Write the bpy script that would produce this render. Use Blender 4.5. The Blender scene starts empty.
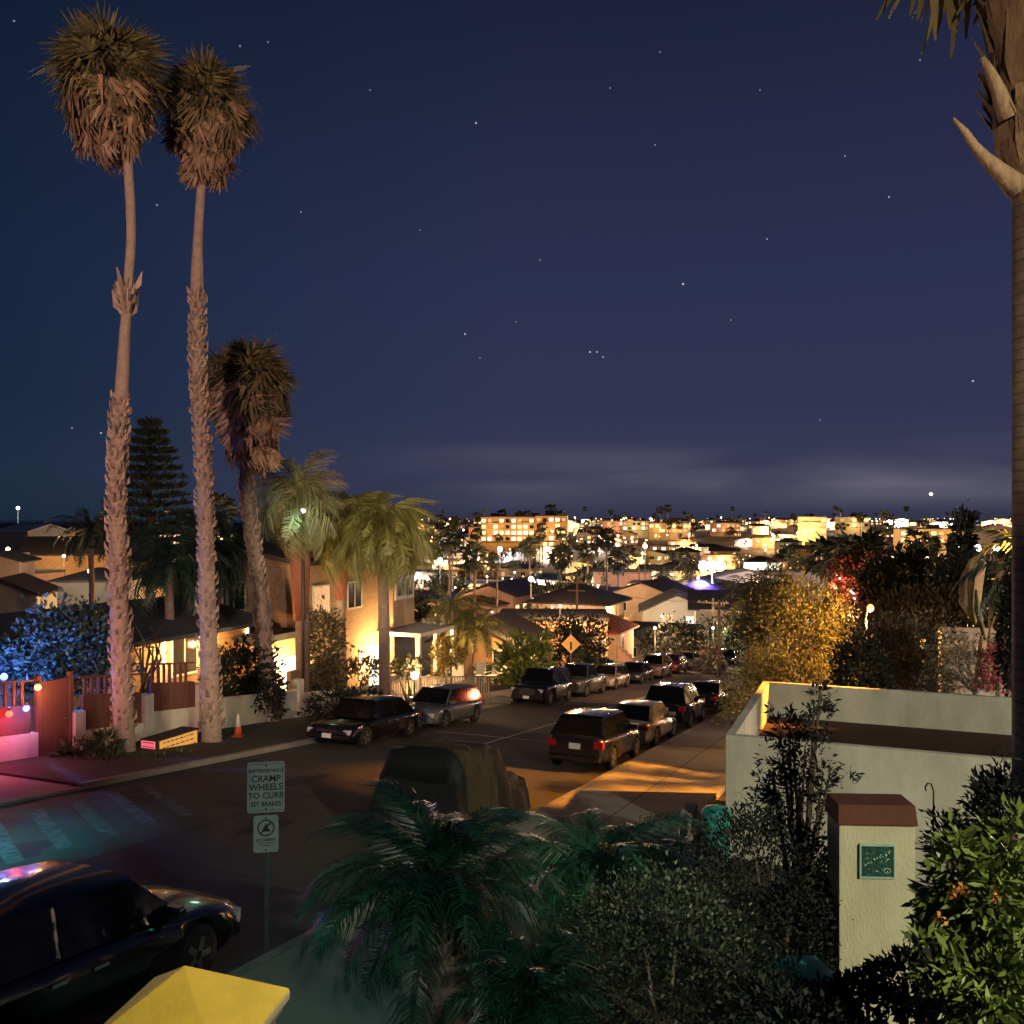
import bpy, bmesh, math, random
import numpy as np
from mathutils import Vector, Matrix
R = math.radians
sc = bpy.context.scene
col = sc.collection
rnd = random.Random(7)
F = 900.0                                  # focal length in pixels of the 1024 px frame
AZ = R(22.0)                               # heading of the street
E2 = (math.sin(AZ), math.cos(AZ))          # downhill along the street
E1 = (math.cos(AZ), -math.sin(AZ))         # across the street, to the right
RZ = math.atan2(E2[1], E2[0])
SL = 0.113
PITCH = math.atan(SL)

def Hs(s):
    if s < 60: return -4.4 - SL*s
    z = -11.18 - SL*100*(1-math.exp(-(s-60)/100.0))
    if s > 220: u = min(1.0, (s-220)/700.0); z += 17.0*u*u*(3-2*u)      # the town climbs gently again toward the shore
    if s > 1500: z -= (s-1500)*.08
    return z
def XY(s, n): return (E2[0]*s+E1[0]*n, E2[1]*s+E1[1]*n)
def SN(x, y): return (E2[0]*x+E2[1]*y, E1[0]*x+E1[1]*y)
def G(x, y): return Hs(SN(x, y)[0])
def GP(s, n, dz=0.0):
    x, y = XY(s, n); return Vector((x, y, Hs(s)+dz))
def at(px, t, py=None):
    """a place t metres ahead seen in column px (on the ground, or at row py)"""
    x = (px-512)/F*t
    z = G(x, t) if py is None else -(py-520)/F*t
    return Vector((x, t, z))

# ---------------------------------------------------------------- materials
MATS = {}
def mat(name, color, rough=0.8, var=0.25, scale=3.0, bump=0.0, bscale=None, metal=0.0, spec=0.5,
        island=0.0, emit=None, es=0.0, alpha=None, coat=0.0, objrand=0.0, stretch=None, sub=0.0):
    if name in MATS: return MATS[name]
    m = bpy.data.materials.new(name); m.use_nodes = True
    nt = m.node_tree; N = nt.nodes; L = nt.links
    b = N['Principled BSDF']
    b.inputs['Roughness'].default_value = rough
    b.inputs['Metallic'].default_value = metal
    b.inputs['Specular IOR Level'].default_value = spec
    if coat: b.inputs['Coat Weight'].default_value = coat; b.inputs['Coat Roughness'].default_value = 0.05
    if sub: b.inputs['Transmission Weight'].default_value = 0.0
    tc = N.new('ShaderNodeTexCoord')
    vec = tc.outputs['Object']
    if stretch:
        mp = N.new('ShaderNodeMapping'); mp.inputs['Scale'].default_value = stretch
        L.new(vec, mp.inputs['Vector']); vec = mp.outputs['Vector']
    nz = N.new('ShaderNodeTexNoise'); nz.inputs['Scale'].default_value = scale
    nz.inputs['Detail'].default_value = 6; nz.inputs['Roughness'].default_value = 0.65
    L.new(vec, nz.inputs['Vector'])
    mr = N.new('ShaderNodeMapRange'); mr.inputs['From Min'].default_value = 0.25; mr.inputs['From Max'].default_value = 0.75
    mr.inputs['To Min'].default_value = 1-var; mr.inputs['To Max'].default_value = 1+var
    L.new(nz.outputs['Fac'], mr.inputs['Value'])
    fac = mr.outputs['Result']
    def mul(fac, sock, amt):
        r2 = N.new('ShaderNodeMapRange'); r2.inputs['To Min'].default_value = 1-amt; r2.inputs['To Max'].default_value = 1+amt
        L.new(sock, r2.inputs['Value'])
        mm = N.new('ShaderNodeMath'); mm.operation = 'MULTIPLY'
        L.new(fac, mm.inputs[0]); L.new(r2.outputs['Result'], mm.inputs[1]); return mm.outputs[0]
    if island:
        ge = N.new('ShaderNodeNewGeometry'); fac = mul(fac, ge.outputs['Random Per Island'], island)
    if objrand:
        oi = N.new('ShaderNodeObjectInfo'); fac = mul(fac, oi.outputs['Random'], objrand)
    vm = N.new('ShaderNodeVectorMath'); vm.operation = 'SCALE'
    vm.inputs[0].default_value = color[:3]; L.new(fac, vm.inputs['Scale'])
    L.new(vm.outputs['Vector'], b.inputs['Base Color'])
    if bump:
        n2 = N.new('ShaderNodeTexNoise'); n2.inputs['Scale'].default_value = bscale or scale*6; n2.inputs['Detail'].default_value = 4
        L.new(vec, n2.inputs['Vector'])
        bp = N.new('ShaderNodeBump'); bp.inputs['Strength'].default_value = bump; bp.inputs['Distance'].default_value = 0.02
        L.new(n2.outputs['Fac'], bp.inputs['Height']); L.new(bp.outputs['Normal'], b.inputs['Normal'])
    if emit:
        b.inputs['Emission Color'].default_value = (*emit, 1); b.inputs['Emission Strength'].default_value = es
        try: m.cycles.emission_sampling = 'NONE'
        except Exception: pass
    MATS[name] = m
    return m

def add_lines(m, axis='Z', period=0.2, dark=0.7, width=0.12):
    """grooves between boards, tiles or laps that repeat along one object axis"""
    nt = m.node_tree; N = nt.nodes; L = nt.links; b = N['Principled BSDF']
    src = b.inputs['Base Color'].links[0].from_socket
    tc = N.new('ShaderNodeTexCoord'); sx = N.new('ShaderNodeSeparateXYZ'); L.new(tc.outputs['Object'], sx.inputs[0])
    dv = N.new('ShaderNodeMath'); dv.operation = 'DIVIDE'; dv.inputs[1].default_value = period; L.new(sx.outputs[axis], dv.inputs[0])
    fr = N.new('ShaderNodeMath'); fr.operation = 'FRACT'; L.new(dv.outputs[0], fr.inputs[0])
    lt = N.new('ShaderNodeMath'); lt.operation = 'LESS_THAN'; lt.inputs[1].default_value = width; L.new(fr.outputs[0], lt.inputs[0])
    mr = N.new('ShaderNodeMapRange'); mr.inputs['To Min'].default_value = 1; mr.inputs['To Max'].default_value = dark
    L.new(lt.outputs[0], mr.inputs['Value'])
    vm = N.new('ShaderNodeVectorMath'); vm.operation = 'SCALE'; L.new(src, vm.inputs[0]); L.new(mr.outputs[0], vm.inputs['Scale'])
    L.new(vm.outputs['Vector'], b.inputs['Base Color'])
    bp = N.new('ShaderNodeBump'); bp.inputs['Strength'].default_value = 0.5; bp.inputs['Distance'].default_value = 0.02
    L.new(fr.outputs[0], bp.inputs['Height'])
    if not b.inputs['Normal'].links: L.new(bp.outputs['Normal'], b.inputs['Normal'])
    return m

# ---------------------------------------------------------------- mesh builder
class MB:
    def __init__(self): self.v = []; self.f = []; self.m = []; self.cur = 0; self.sm = []; self.smooth = False
    def mi(self, i): self.cur = i; return self
    def add(self, vs, fs):
        o = len(self.v); self.v += [tuple(p) for p in vs]
        for f in fs: self.f.append(tuple(i+o for i in f)); self.m.append(self.cur); self.sm.append(self.smooth)
        return self
    def box(self, x0, x1, y0, y1, z0, z1, M=None):
        vs = [Vector(p) for p in ((x0,y0,z0),(x1,y0,z0),(x1,y1,z0),(x0,y1,z0),(x0,y0,z1),(x1,y0,z1),(x1,y1,z1),(x0,y1,z1))]
        if M is not None: vs = [M @ p for p in vs]
        return self.add(vs, ((0,3,2,1),(4,5,6,7),(0,1,5,4),(1,2,6,5),(2,3,7,6),(3,0,4,7)))
    def prism(self, poly, thick, M=None):
        """polygon in x,z extruded along y by thick"""
        n = len(poly); vs = [Vector((p[0], 0, p[1])) for p in poly]+[Vector((p[0], thick, p[1])) for p in poly]
        if M is not None: vs = [M @ p for p in vs]
        return self.add(vs, [tuple(range(n)), tuple(range(2*n-1, n-1, -1))]+[((i+1) % n, i, n+i, n+(i+1) % n) for i in range(n)])
    def tube(self, pts, rad, seg=8, caps=True):
        pts = [Vector(p) for p in pts]; n = len(pts)
        if not hasattr(rad, '__len__'): rad = [rad]*n
        o = []; up = Vector((0, 0, 1)); pa = None
        for i, p in enumerate(pts):
            d = (pts[min(i+1, n-1)]-pts[max(i-1, 0)])
            if d.length < 1e-9: d = Vector((0, 0, 1))
            d.normalize()
            if pa is None:
                a = d.cross(up if abs(d.z) < .9 else Vector((1, 0, 0))).normalized()
            else:
                a = (pa-d*pa.dot(d)).normalized()
            pa = a; b = d.cross(a)
            for k in range(seg):
                t = 2*math.pi*k/seg
                o.append(p+(a*math.cos(t)+b*math.sin(t))*rad[i])
        fs = []
        for i in range(n-1):
            for k in range(seg):
                k2 = (k+1) % seg
                fs.append((i*seg+k, i*seg+k2, (i+1)*seg+k2, (i+1)*seg+k))
        if caps: fs.append(tuple(range(seg-1, -1, -1))); fs.append(tuple(range((n-1)*seg, n*seg)))
        s = self.smooth; self.smooth = True; self.add(o, fs); self.smooth = s
        return self
    def lathe(self, prof, seg=16, c=(0, 0, 0), M=None):
        vs = []; n = len(prof)
        for r, z in prof:
            for k in range(seg):
                t = 2*math.pi*k/seg; p = Vector((c[0]+r*math.cos(t), c[1]+r*math.sin(t), c[2]+z))
                vs.append(M @ p if M is not None else p)
        fs = [(i*seg+k, i*seg+(k+1) % seg, (i+1)*seg+(k+1) % seg, (i+1)*seg+k) for i in range(n-1) for k in range(seg)]
        fs += [tuple(range(seg-1, -1, -1)), tuple(range((n-1)*seg, n*seg))]
        s = self.smooth; self.smooth = True; self.add(vs, fs); self.smooth = s
        return self
    def ball(self, c, r, seg=10):
        pr = [(max(1e-3, r*math.sin(math.pi*i/seg)), -r*math.cos(math.pi*i/seg)) for i in range(seg+1)]
        return self.lathe(pr, seg+2, c)
    def mesh(self, name, mats):
        me = bpy.data.meshes.new(name)
        me.from_pydata(self.v, [], self.f)
        for mm in (mats if isinstance(mats, (list, tuple)) else [mats]): me.materials.append(mm)
        me.polygons.foreach_set('material_index', self.m)
        me.polygons.foreach_set('use_smooth', self.sm)
        me.update(); return me
    def build(self, name, mats, parent=None, loc=(0, 0, 0), rot=(0, 0, 0), bevel=0.0):
        o = bpy.data.objects.new(name, self.mesh(name, mats)); col.objects.link(o)
        o.location = loc; o.rotation_euler = rot
        if parent: o.parent = parent
        if bevel:
            md = o.modifiers.new('bevel', 'BEVEL'); md.width = bevel; md.segments = 2; md.limit_method = 'ANGLE'
        return o

def tag(o, label=None, cat=None, group=None, kind=None):
    if label: o['label'] = label
    if cat: o['category'] = cat
    if group: o['group'] = group
    if kind: o['kind'] = kind
    return o
def empty(name, loc, rot=(0, 0, 0)):
    o = bpy.data.objects.new(name, None); col.objects.link(o); o.location = loc
    o.rotation_euler = rot if hasattr(rot, '__len__') else (0, 0, rot); o.empty_display_size = .2
    return o
def copy_tree(o, parent=None):
    c = o.copy(); col.objects.link(c); c.parent = parent
    if parent is not None: c.matrix_parent_inverse = o.matrix_parent_inverse
    for ch in list(o.children): copy_tree(ch, c)
    return c
def light(name, typ, loc, power, color, parent=None, size=0.15, spot=None, aim=None, blend=0.5):
    ld = bpy.data.lights.new(name, typ); ld.energy = power; ld.color = color
    if typ in ('POINT', 'SPOT'): ld.shadow_soft_size = size
    if typ == 'SPOT': ld.spot_size = spot; ld.spot_blend = blend
    o = bpy.data.objects.new(name, ld); col.objects.link(o); o.location = loc
    if aim is not None:
        d = Vector(aim)-Vector(loc) if parent is None else Vector(aim)
        o.rotation_euler = d.to_track_quat('-Z', 'Y').to_euler()
    if parent: o.parent = parent
    return o

# ---------------------------------------------------------------- foliage
def quads_mesh(name, V, mats, mi=None, uvless=True):
    """V: (n,4,3) array of quads"""
    n = len(V); me = bpy.data.meshes.new(name)
    me.vertices.add(n*4); me.vertices.foreach_set('co', np.ascontiguousarray(V, dtype=np.float32).ravel())
    me.loops.add(n*4); me.loops.foreach_set('vertex_index', np.arange(n*4, dtype=np.int32))
    me.polygons.add(n); me.polygons.foreach_set('loop_start', np.arange(0, n*4, 4, dtype=np.int32))
    me.polygons.foreach_set('loop_total', np.full(n, 4, dtype=np.int32))
    if mi is not None: me.polygons.foreach_set('material_index', np.ascontiguousarray(mi, dtype=np.int32))
    for m in (mats if isinstance(mats, (list, tuple)) else [mats]): me.materials.append(m)
    me.update(calc_edges=True); return me
def link(name, me, parent=None, loc=(0, 0, 0), rot=(0, 0, 0)):
    o = bpy.data.objects.new(name, me); col.objects.link(o); o.location = loc; o.rotation_euler = rot
    if parent: o.parent = parent
    return o
def leaves(P, D, size, aspect, rs, wide=None):
    """leaf-shaped quads at P pointing along D"""
    n = len(P); D = D/np.maximum(1e-9, np.linalg.norm(D, axis=1))[:, None]
    Rv = rs.normal(size=(n, 3)); S = np.cross(D, Rv); S /= np.maximum(1e-9, np.linalg.norm(S, axis=1))[:, None]
    L = (size*(.6+.8*rs.random(n)))[:, None]
    W = L*aspect
    N = np.cross(D, S)
    return np.stack([P, P+D*L*.5+S*W*.5+N*L*.06, P+D*L, P+D*L*.5-S*W*.5+N*L*.06], axis=1)
def cloud(blobs, n, size, seed, aspect=.45, shell=.55, up=.3, clump=0.35, droop=0.0):
    rs = np.random.RandomState(seed); out = []
    vol = np.array([b[3]*b[4]*b[5] for b in blobs])**(.67); vol /= vol.sum()
    for b, w in zip(blobs, vol):
        k = max(8, int(n*w)); nc = max(6, k//14)
        C = rs.normal(size=(nc, 3)); C /= np.linalg.norm(C, axis=1)[:, None]
        rr = (shell+(1-shell)*rs.random(nc))*(1+clump*rs.normal(size=nc)*.5)
        C = C*rr[:, None]
        idx = rs.randint(0, nc, k)
        P = C[idx]+rs.normal(size=(k, 3))*.12
        rad = np.array(b[3:6]); D = P/np.maximum(1e-6, np.linalg.norm(P, axis=1))[:, None]+rs.normal(size=(k, 3))*.7
        D[:, 2] += up-droop
        out.append(leaves(P*rad+np.array(b[:3]), D, size, aspect, rs))
    return np.concatenate(out)

def fan_frond(rs, length=1.0, seg=14, dead=False, bw=None):
    """a fan leaf: stalk along +x, blades radiating from its end; unit metres"""
    q = []
    st = length*.5
    q.append([(0, -.02, 0), (0, .02, 0), (st, .012, .0), (st, -.012, .0)])
    spread = 2.3 if not dead else .9
    for i in range(seg):
        a = (i/(seg-1)-.5)*spread+rs.normal()*.05
        r = length*.62*(1-.25*abs(a)/1.2)*(.85+.3*rs.random())
        d = np.array([math.cos(a), math.sin(a), 0.]); s = np.array([-math.sin(a), math.cos(a), 0.])
        w = (bw or .6/seg)*length
        p0 = np.array([st, 0, 0]); p1 = p0+d*r*.55+np.array([0, 0, .03*rs.normal()]); p2 = p0+d*r; p2 = p2+np.array([0, 0, -r*(.28+.3*rs.random())])
        q.append([p0-s*w*.3, p0+s*w*.3, p1+s*w, p1-s*w]); q.append([p1-s*w, p1+s*w, p2+s*w*.15, p2-s*w*.15])
    return np.array([[tuple(p) for p in f] for f in q], dtype=float)
def feather_frond(rs, length=2.2, n=34, arch=1.2, leaf=.55, hang=.6, w=.028):
    """an arching feather leaf: rib starting along +x then bending down"""
    q = []; pts = []; ang = .0; p = np.array([0., 0., 0.]); m = 14
    for i in range(m+1):
        pts.append(p.copy()); ang = -arch*(i/m)**1.3
        p = p+np.array([math.cos(ang), 0, math.sin(ang)])*length/m
    pts = np.array(pts)
    for i in range(m):
        r0 = .028*(1-i/m)+.006
        q.append([pts[i]+[0, -r0, 0], pts[i]+[0, r0, 0], pts[i+1]+[0, r0, 0], pts[i+1]+[0, -r0, 0]])
    for k in range(n):
        t = (k+.5)/n; fi = t*m*.93+m*.06; i = min(m-1, int(fi)); fr = fi-i
        b = pts[i]*(1-fr)+pts[i+1]*fr; tan = pts[min(i+1, m)]-pts[i]; tan = tan/np.linalg.norm(tan)
        ll = leaf*(math.sin(math.pi*(.12+.86*t))**.6)*(.8+.4*rs.random())
        for sg in (-1, 1):
            d = tan*.55+np.array([0, sg*(.8+.3*rs.normal()*.4), .25*rs.normal()*.6]); d = d/np.linalg.norm(d)
            p1 = b+d*ll*.5; p2 = p1+d*ll*.4+np.array([0, 0, -hang*ll])
            q.append([b-tan*w*.5, b+tan*w*.5, p1+tan*w*.7, p1-tan*w*.7]); q.append([p1-tan*w*.7, p1+tan*w*.7, p2+tan*w*.1, p2-tan*w*.1])
    return np.array([[tuple(p) for p in f] for f in q], dtype=float)
def rotm(az, el, roll=0):
    ca, sa, ce, se, cr, sr = math.cos(az), math.sin(az), math.cos(el), math.sin(el), math.cos(roll), math.sin(roll)
    Rx = np.array([[1, 0, 0], [0, cr, -sr], [0, sr, cr]]); Ry = np.array([[ce, 0, -se], [0, 1, 0], [se, 0, ce]]); Rz = np.array([[ca, -sa, 0], [sa, ca, 0], [0, 0, 1]])
    return Rz @ Ry @ Rx
def place(Q, M, off, scl=1.0): return (Q*scl) @ M.T + np.array(off)

def trunk_mesh(path, rad, boots=None, seed=0, blen=.22, seg=12, step=.16, k=9):
    """palm trunk along path with the cut leaf bases sticking out between the given fractions"""
    rs = random.Random(seed); mb = MB(); mb.tube(path, rad, seg)
    if boots:
        P = [Vector(p) for p in path]; n = len(P)
        L = sum((P[i+1]-P[i]).length for i in range(n-1))
        cnt = int(L/step); 
        for j in range(cnt):
            fr = j/cnt
            ok = [b for b in boots if b[0] <= fr <= b[1]]
            if not ok: continue
            bl = ok[0][2] if len(ok[0]) > 2 else blen
            x = fr*(n-1); i = min(n-2, int(x)); u = x-i
            c = P[i].lerp(P[i+1], u); r = rad[i]*(1-u)+rad[i+1]*u
            for q in range(k):
                if rs.random() < .14: continue
                a = 2*math.pi*(q+.5*(j % 2))/k+rs.uniform(-.22, .22)
                d = Vector((math.cos(a), math.sin(a), 0)); s = Vector((-math.sin(a), math.cos(a), 0))
                b0 = c+d*r*.9; w = .055+.02*rs.random(); l = bl*(.5+1.1*rs.random()); b0 = b0+Vector((0, 0, rs.uniform(-.05, .05)))
                tip = b0+d*l*.45+Vector((0, 0, l*.95))+s*rs.uniform(-.03, .03)
                m1 = b0+d*l*.35+Vector((0, 0, l*.3))
                mb.add([b0-s*w, b0+s*w, tip+s*w*.35, tip-s*w*.35, m1+d*.03+Vector((0, 0, .0)), c+d*r*.8+Vector((0, 0, l*.5))],
                       [(0, 1, 4), (1, 2, 4), (2, 3, 4), (3, 0, 4), (0, 3, 2, 1)])
    return mb
# ================================================================ camera and sky
cd = bpy.data.cameras.new('camera'); cam = bpy.data.objects.new('camera', cd); col.objects.link(cam)
cam.location = (0, 0, 0); cam.rotation_euler = (R(90), 0, 0)
cd.sensor_width = 36; cd.lens = 36*F/1024; cd.shift_y = 8/1024; cd.clip_start = .05; cd.clip_end = 60000
sc.camera = cam
sc.view_settings.view_transform = 'Standard'; sc.view_settings.look = 'None'
sc.view_settings.exposure = 0.0; sc.view_settings.gamma = 1
try:
    sc.cycles.use_denoising = True; sc.cycles.denoiser = 'OPENIMAGEDENOISE'; sc.cycles.denoising_prefilter = 'ACCURATE'
    sc.cycles.use_light_tree = True; sc.cycles.max_bounces = 4; sc.cycles.diffuse_bounces = 2; sc.cycles.glossy_bounces = 2
    sc.cycles.sample_clamp_indirect = 2.0; sc.cycles.caustics_reflective = False; sc.cycles.caustics_refractive = False
except Exception as e: print(e)

W = bpy.data.worlds.new('World'); sc.world = W; W.use_nodes = True
nt = W.node_tree; N = nt.nodes; L = nt.links; bg = N['Background']
def mth(op, a, b=None, c=None, clamp=False):
    n = N.new('ShaderNodeMath'); n.operation = op; n.use_clamp = clamp
    for i, q in enumerate((a, b, c)):
        if q is None: continue
        if isinstance(q, (int, float)): n.inputs[i].default_value = q
        else: L.new(q, n.inputs[i])
    return n.outputs[0]
tc = N.new('ShaderNodeTexCoord'); dirv = tc.outputs['Generated']
sx = N.new('ShaderNodeSeparateXYZ'); L.new(dirv, sx.inputs[0])
cr = N.new('ShaderNodeValToRGB'); e = cr.color_ramp
def lin(c): return tuple(((v/255+.055)/1.055)**2.4 if v/255 > .04045 else v/255/12.92 for v in c)
stops = [(0.0, (50, 53, 74)), (.02, (56, 57, 80)), (.05, (58, 58, 84)), (.12, (50, 53, 82)), (.25, (45, 49, 80)), (.38, (38, 42, 70)), (.5, (29, 34, 58)), (.75, (16, 20, 42))]
e.elements[0].position = stops[0][0]; e.elements[0].color = (*lin(stops[0][1]), 1)
e.elements[1].position = stops[-1][0]; e.elements[1].color = (*lin(stops[-1][1]), 1)
for p_, c_ in stops[1:-1]:
    k = e.elements.new(p_); k.color = (*lin(c_), 1)
L.new(sx.outputs['Z'], cr.inputs['Fac'])
# darker and greener away from the town lights, to the left
fx = N.new('ShaderNodeMapRange'); fx.inputs['From Min'].default_value = -.56; fx.inputs['From Max'].default_value = .0
L.new(sx.outputs['X'], fx.inputs['Value'])
mx = N.new('ShaderNodeMix'); mx.data_type = 'RGBA'; mx.blend_type = 'MULTIPLY'; mx.inputs[0].default_value = 1
cr2 = N.new('ShaderNodeValToRGB'); cr2.color_ramp.elements[0].color = (.22, .56, .52, 1); cr2.color_ramp.elements[1].color = (1, 1, 1, 1)
k = cr2.color_ramp.elements.new(.45); k.color = (.58, .82, .80, 1)
L.new(fx.outputs[0], cr2.inputs['Fac']); L.new(cr.outputs['Color'], mx.inputs[6]); L.new(cr2.outputs['Color'], mx.inputs[7])
# thin marine cloud low over the sea
mp = N.new('ShaderNodeMapping'); mp.inputs['Scale'].default_value = (1.6, 1.6, 9); L.new(dirv, mp.inputs['Vector'])
nz = N.new('ShaderNodeTexNoise'); nz.inputs['Scale'].default_value = 2.0; nz.inputs['Detail'].default_value = 5; nz.inputs['Distortion'].default_value = .4
L.new(mp.outputs[0], nz.inputs['Vector'])
band = mth('MULTIPLY', mth('MULTIPLY_ADD', sx.outputs['Z'], 1/.03, -.25, clamp=True), mth('MULTIPLY_ADD', sx.outputs['Z'], -1/.05, 1.75, clamp=True))
cf = mth('MULTIPLY', band, mth('MULTIPLY_ADD', nz.outputs['Fac'], 3.2, -1.25, clamp=True))
cx = mth('MULTIPLY', cf, mth('MULTIPLY_ADD', sx.outputs['X'], 5, 1.1, clamp=True))
mx2 = N.new('ShaderNodeMix'); mx2.data_type = 'RGBA'; L.new(mth('MULTIPLY', cx, .85), mx2.inputs[0])
L.new(mx.outputs[2], mx2.inputs[6]); mx2.inputs[7].default_value = (*lin((104, 101, 118)), 1)
# stars
stars = [(476,123,1.),(683,284,1.3),(465,334,1.),(590,352,1.1),(597,352,.9),(603,357,.8),(767,239,.6),(889,197,.7),(973,381,1.),(845,156,.5),(240,46,.6),(268,42,.4),
         (301,212,.6),(157,205,.6),(14,21,.5),(101,433,.9),(72,428,.5),(610,88,.4),(540,260,.4),(655,145,.4),(731,320,.4),(820,420,.4),(480,358,.4),(516,322,.35),(660,52,.4),(920,60,.4),(420,230,.35),(370,90,.4),(760,90,.35)]
tot = None
for (px, py, s_) in stars:
    d = Vector(((px-512)/F, 1, -(py-520)/F)).normalized()
    vd = N.new('ShaderNodeVectorMath'); vd.operation = 'DISTANCE'; L.new(dirv, vd.inputs[0]); vd.inputs[1].default_value = d
    q = mth('MULTIPLY', mth('LESS_THAN', vd.outputs['Value'], .00075+.0002*s_), .42*s_)
    tot = q if tot is None else mth('ADD', tot, q)
d = Vector(((931-512)/F, 1, -(494-520)/F)).normalized()
vd = N.new('ShaderNodeVectorMath'); vd.operation = 'DISTANCE'; L.new(dirv, vd.inputs[0]); vd.inputs[1].default_value = d
tot = mth('ADD', tot, mth('MULTIPLY', mth('LESS_THAN', vd.outputs['Value'], .0019), 1.1))
va = N.new('ShaderNodeVectorMath'); va.operation = 'ADD'; L.new(mx2.outputs[2], va.inputs[0])
cb = N.new('ShaderNodeCombineXYZ'); L.new(tot, cb.inputs[0]); L.new(tot, cb.inputs[1]); L.new(tot, cb.inputs[2]); L.new(cb.outputs[0], va.inputs[1])
L.new(va.outputs[0], bg.inputs['Color']); bg.inputs['Strength'].default_value = 1.0

# faint moonlight
sd = bpy.data.lights.new('moon', 'SUN'); sd.energy = .015; sd.angle = R(.5); sd.color = (.7, .8, 1)
so = bpy.data.objects.new('moon', sd); col.objects.link(so); so.rotation_euler = (R(35), R(-20), 0)

# ================================================================ materials
M = {}
M['soil'] = mat('soil', (.05, .042, .03), .95, .5, 1.2, .6)
M['lawn'] = mat('lawn', (.03, .05, .02), .95, .5, 2.0, .6)
M['town_ground'] = mat('town_ground', (.06, .05, .045), .95, .5, .08, 0)
M['road'] = mat('road_concrete', (.060, .051, .045), .8, .5, .35, .35, 30)
M['walk'] = mat('pavement_concrete', (.30, .27, .23), .85, .18, .9, .25, 30)
M['kerb'] = mat('kerb_concrete', (.26, .23, .20), .85, .25, 2.0, .3)
M['paint'] = mat('worn_paint', (.42, .42, .42), .7, .4, 3.0)
M['joint'] = mat('tar_joint', (.012, .011, .010), .7, .2, 5.0)
M['sea'] = mat('sea_water', (.01, .015, .025), .25, .2, .002)
M['stucco_white'] = mat('stucco_white', (.60, .56, .46), .9, .42, .7, .6, 45, stretch=(1, 1, .4))
M['stucco_cream'] = mat('stucco_cream', (.50, .47, .31), .9, .32, 1.3, .6, 45, stretch=(1, 1, .35))
M['stucco_tan'] = mat('stucco_tan', (.42, .30, .19), .9, .15, 1.0, .3, 40)
M['stucco_orange'] = mat('stucco_orange', (.50, .30, .13), .9, .15, 1.0, .3, 40)
M['stucco_grey'] = mat('stucco_grey', (.34, .31, .28), .9, .15, 1.0, .3, 40)
M['stucco_pink'] = mat('stucco_pink', (.42, .26, .20), .9, .15, 1.0, .3, 40)
M['siding'] = add_lines(mat('lap_siding', (.48, .33, .17), .85, .15, 1.0), 'Z', .2, .5, .1)
M['shingle'] = add_lines(mat('wall_shingles', (.36, .25, .15), .9, .35, 5.0), 'Z', .16, .75, .14)
M['trim'] = mat('white_trim', (.72, .68, .60), .6, .06, 2.0)
M['roof_dark'] = mat('dark_shingle_roof', (.035, .033, .038), .95, .35, 2.5, .4, 20)
M['roof_blue'] = mat('slate_blue_roof', (.05, .055, .075), .9, .3, 2.5, .4, 20)
M['roof_grey'] = mat('gravel_roof', (.075, .068, .062), .95, .3, 1.5, .4, 20)
M['roof_tile'] = add_lines(mat('terracotta_roof', (.30, .08, .045), .8, .3, 3.0), 'X', .3, .4, .3)
M['roof_white'] = mat('white_membrane_roof', (.55, .53, .5), .9, .1, 1.0)
M['deck_red'] = mat('red_brown_deck', (.055, .022, .014), .95, .3, 1.5, .3)
M['wood_brown'] = add_lines(mat('brown_boards', (.20, .075, .045), .75, .3, 4.0, stretch=(8, 8, .6)), 'X', .15, .55, .08)
M['wood_red'] = mat('red_brown_panel', (.15, .060, .042), .8, .3, 3.0, stretch=(4, 4, .5))
M['wood_dark'] = mat('dark_timber', (.05, .035, .025), .8, .3, 4.0)
M['wood_pole'] = mat('pole_timber', (.16, .11, .07), .9, .3, 4.0, stretch=(6, 6, .5))
M['picket'] = mat('picket_wood', (.42, .33, .24), .8, .2, 3.0)
M['bark'] = mat('bark', (.10, .075, .05), .95, .4, 5.0, .8, 20, stretch=(3, 3, .8))
M['palm_bark'] = mat('palm_bark', (.38, .29, .225), .9, .3, 6.0, .7, 30, island=.4)
M['palm_bark_dark'] = mat('palm_bark_grey', (.24, .18, .15), .95, .35, 6.0, .7, 30, island=.4)
M['palm_ringed'] = add_lines(mat('palm_bark_ringed', (.22, .17, .12), .95, .45, 5.0, stretch=(1, 1, 2)), 'Z', .11, .6, .2)
M['stub'] = mat('torn_leaf_base', (.20, .13, .075), .9, .45, 5.0, .6, 12, island=.4, stretch=(3, 3, .6))
M['palm_smooth'] = mat('palm_bark_smooth', (.32, .22, .16), .9, .3, 3.0, .5, 16, stretch=(1, 1, 5))
M['palm_red'] = mat('crownshaft_red', (.22, .075, .045), .8, .35, 3.0, .5, 14, stretch=(6, 6, .7))
M['fan_green'] = mat('fan_leaf_green', (.17, .15, .065), .6, .3, 2.0, island=.5)
M['fan_dead'] = mat('fan_leaf_dead', (.27, .18, .11), .9, .3, 2.0, island=.45)
M['feather_green'] = mat('feather_leaf_green', (.19, .19, .055), .5, .3, 1.5, island=.5)
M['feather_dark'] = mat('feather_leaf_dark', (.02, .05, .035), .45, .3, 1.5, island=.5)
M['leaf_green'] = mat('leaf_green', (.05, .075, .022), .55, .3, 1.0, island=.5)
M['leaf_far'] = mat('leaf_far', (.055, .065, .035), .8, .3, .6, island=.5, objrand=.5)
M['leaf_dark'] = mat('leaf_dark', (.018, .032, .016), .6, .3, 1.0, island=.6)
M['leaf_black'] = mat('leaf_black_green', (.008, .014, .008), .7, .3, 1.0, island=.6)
M['leaf_yellow'] = mat('leaf_yellow_green', (.22, .18, .045), .6, .3, .8, island=.5)
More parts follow.
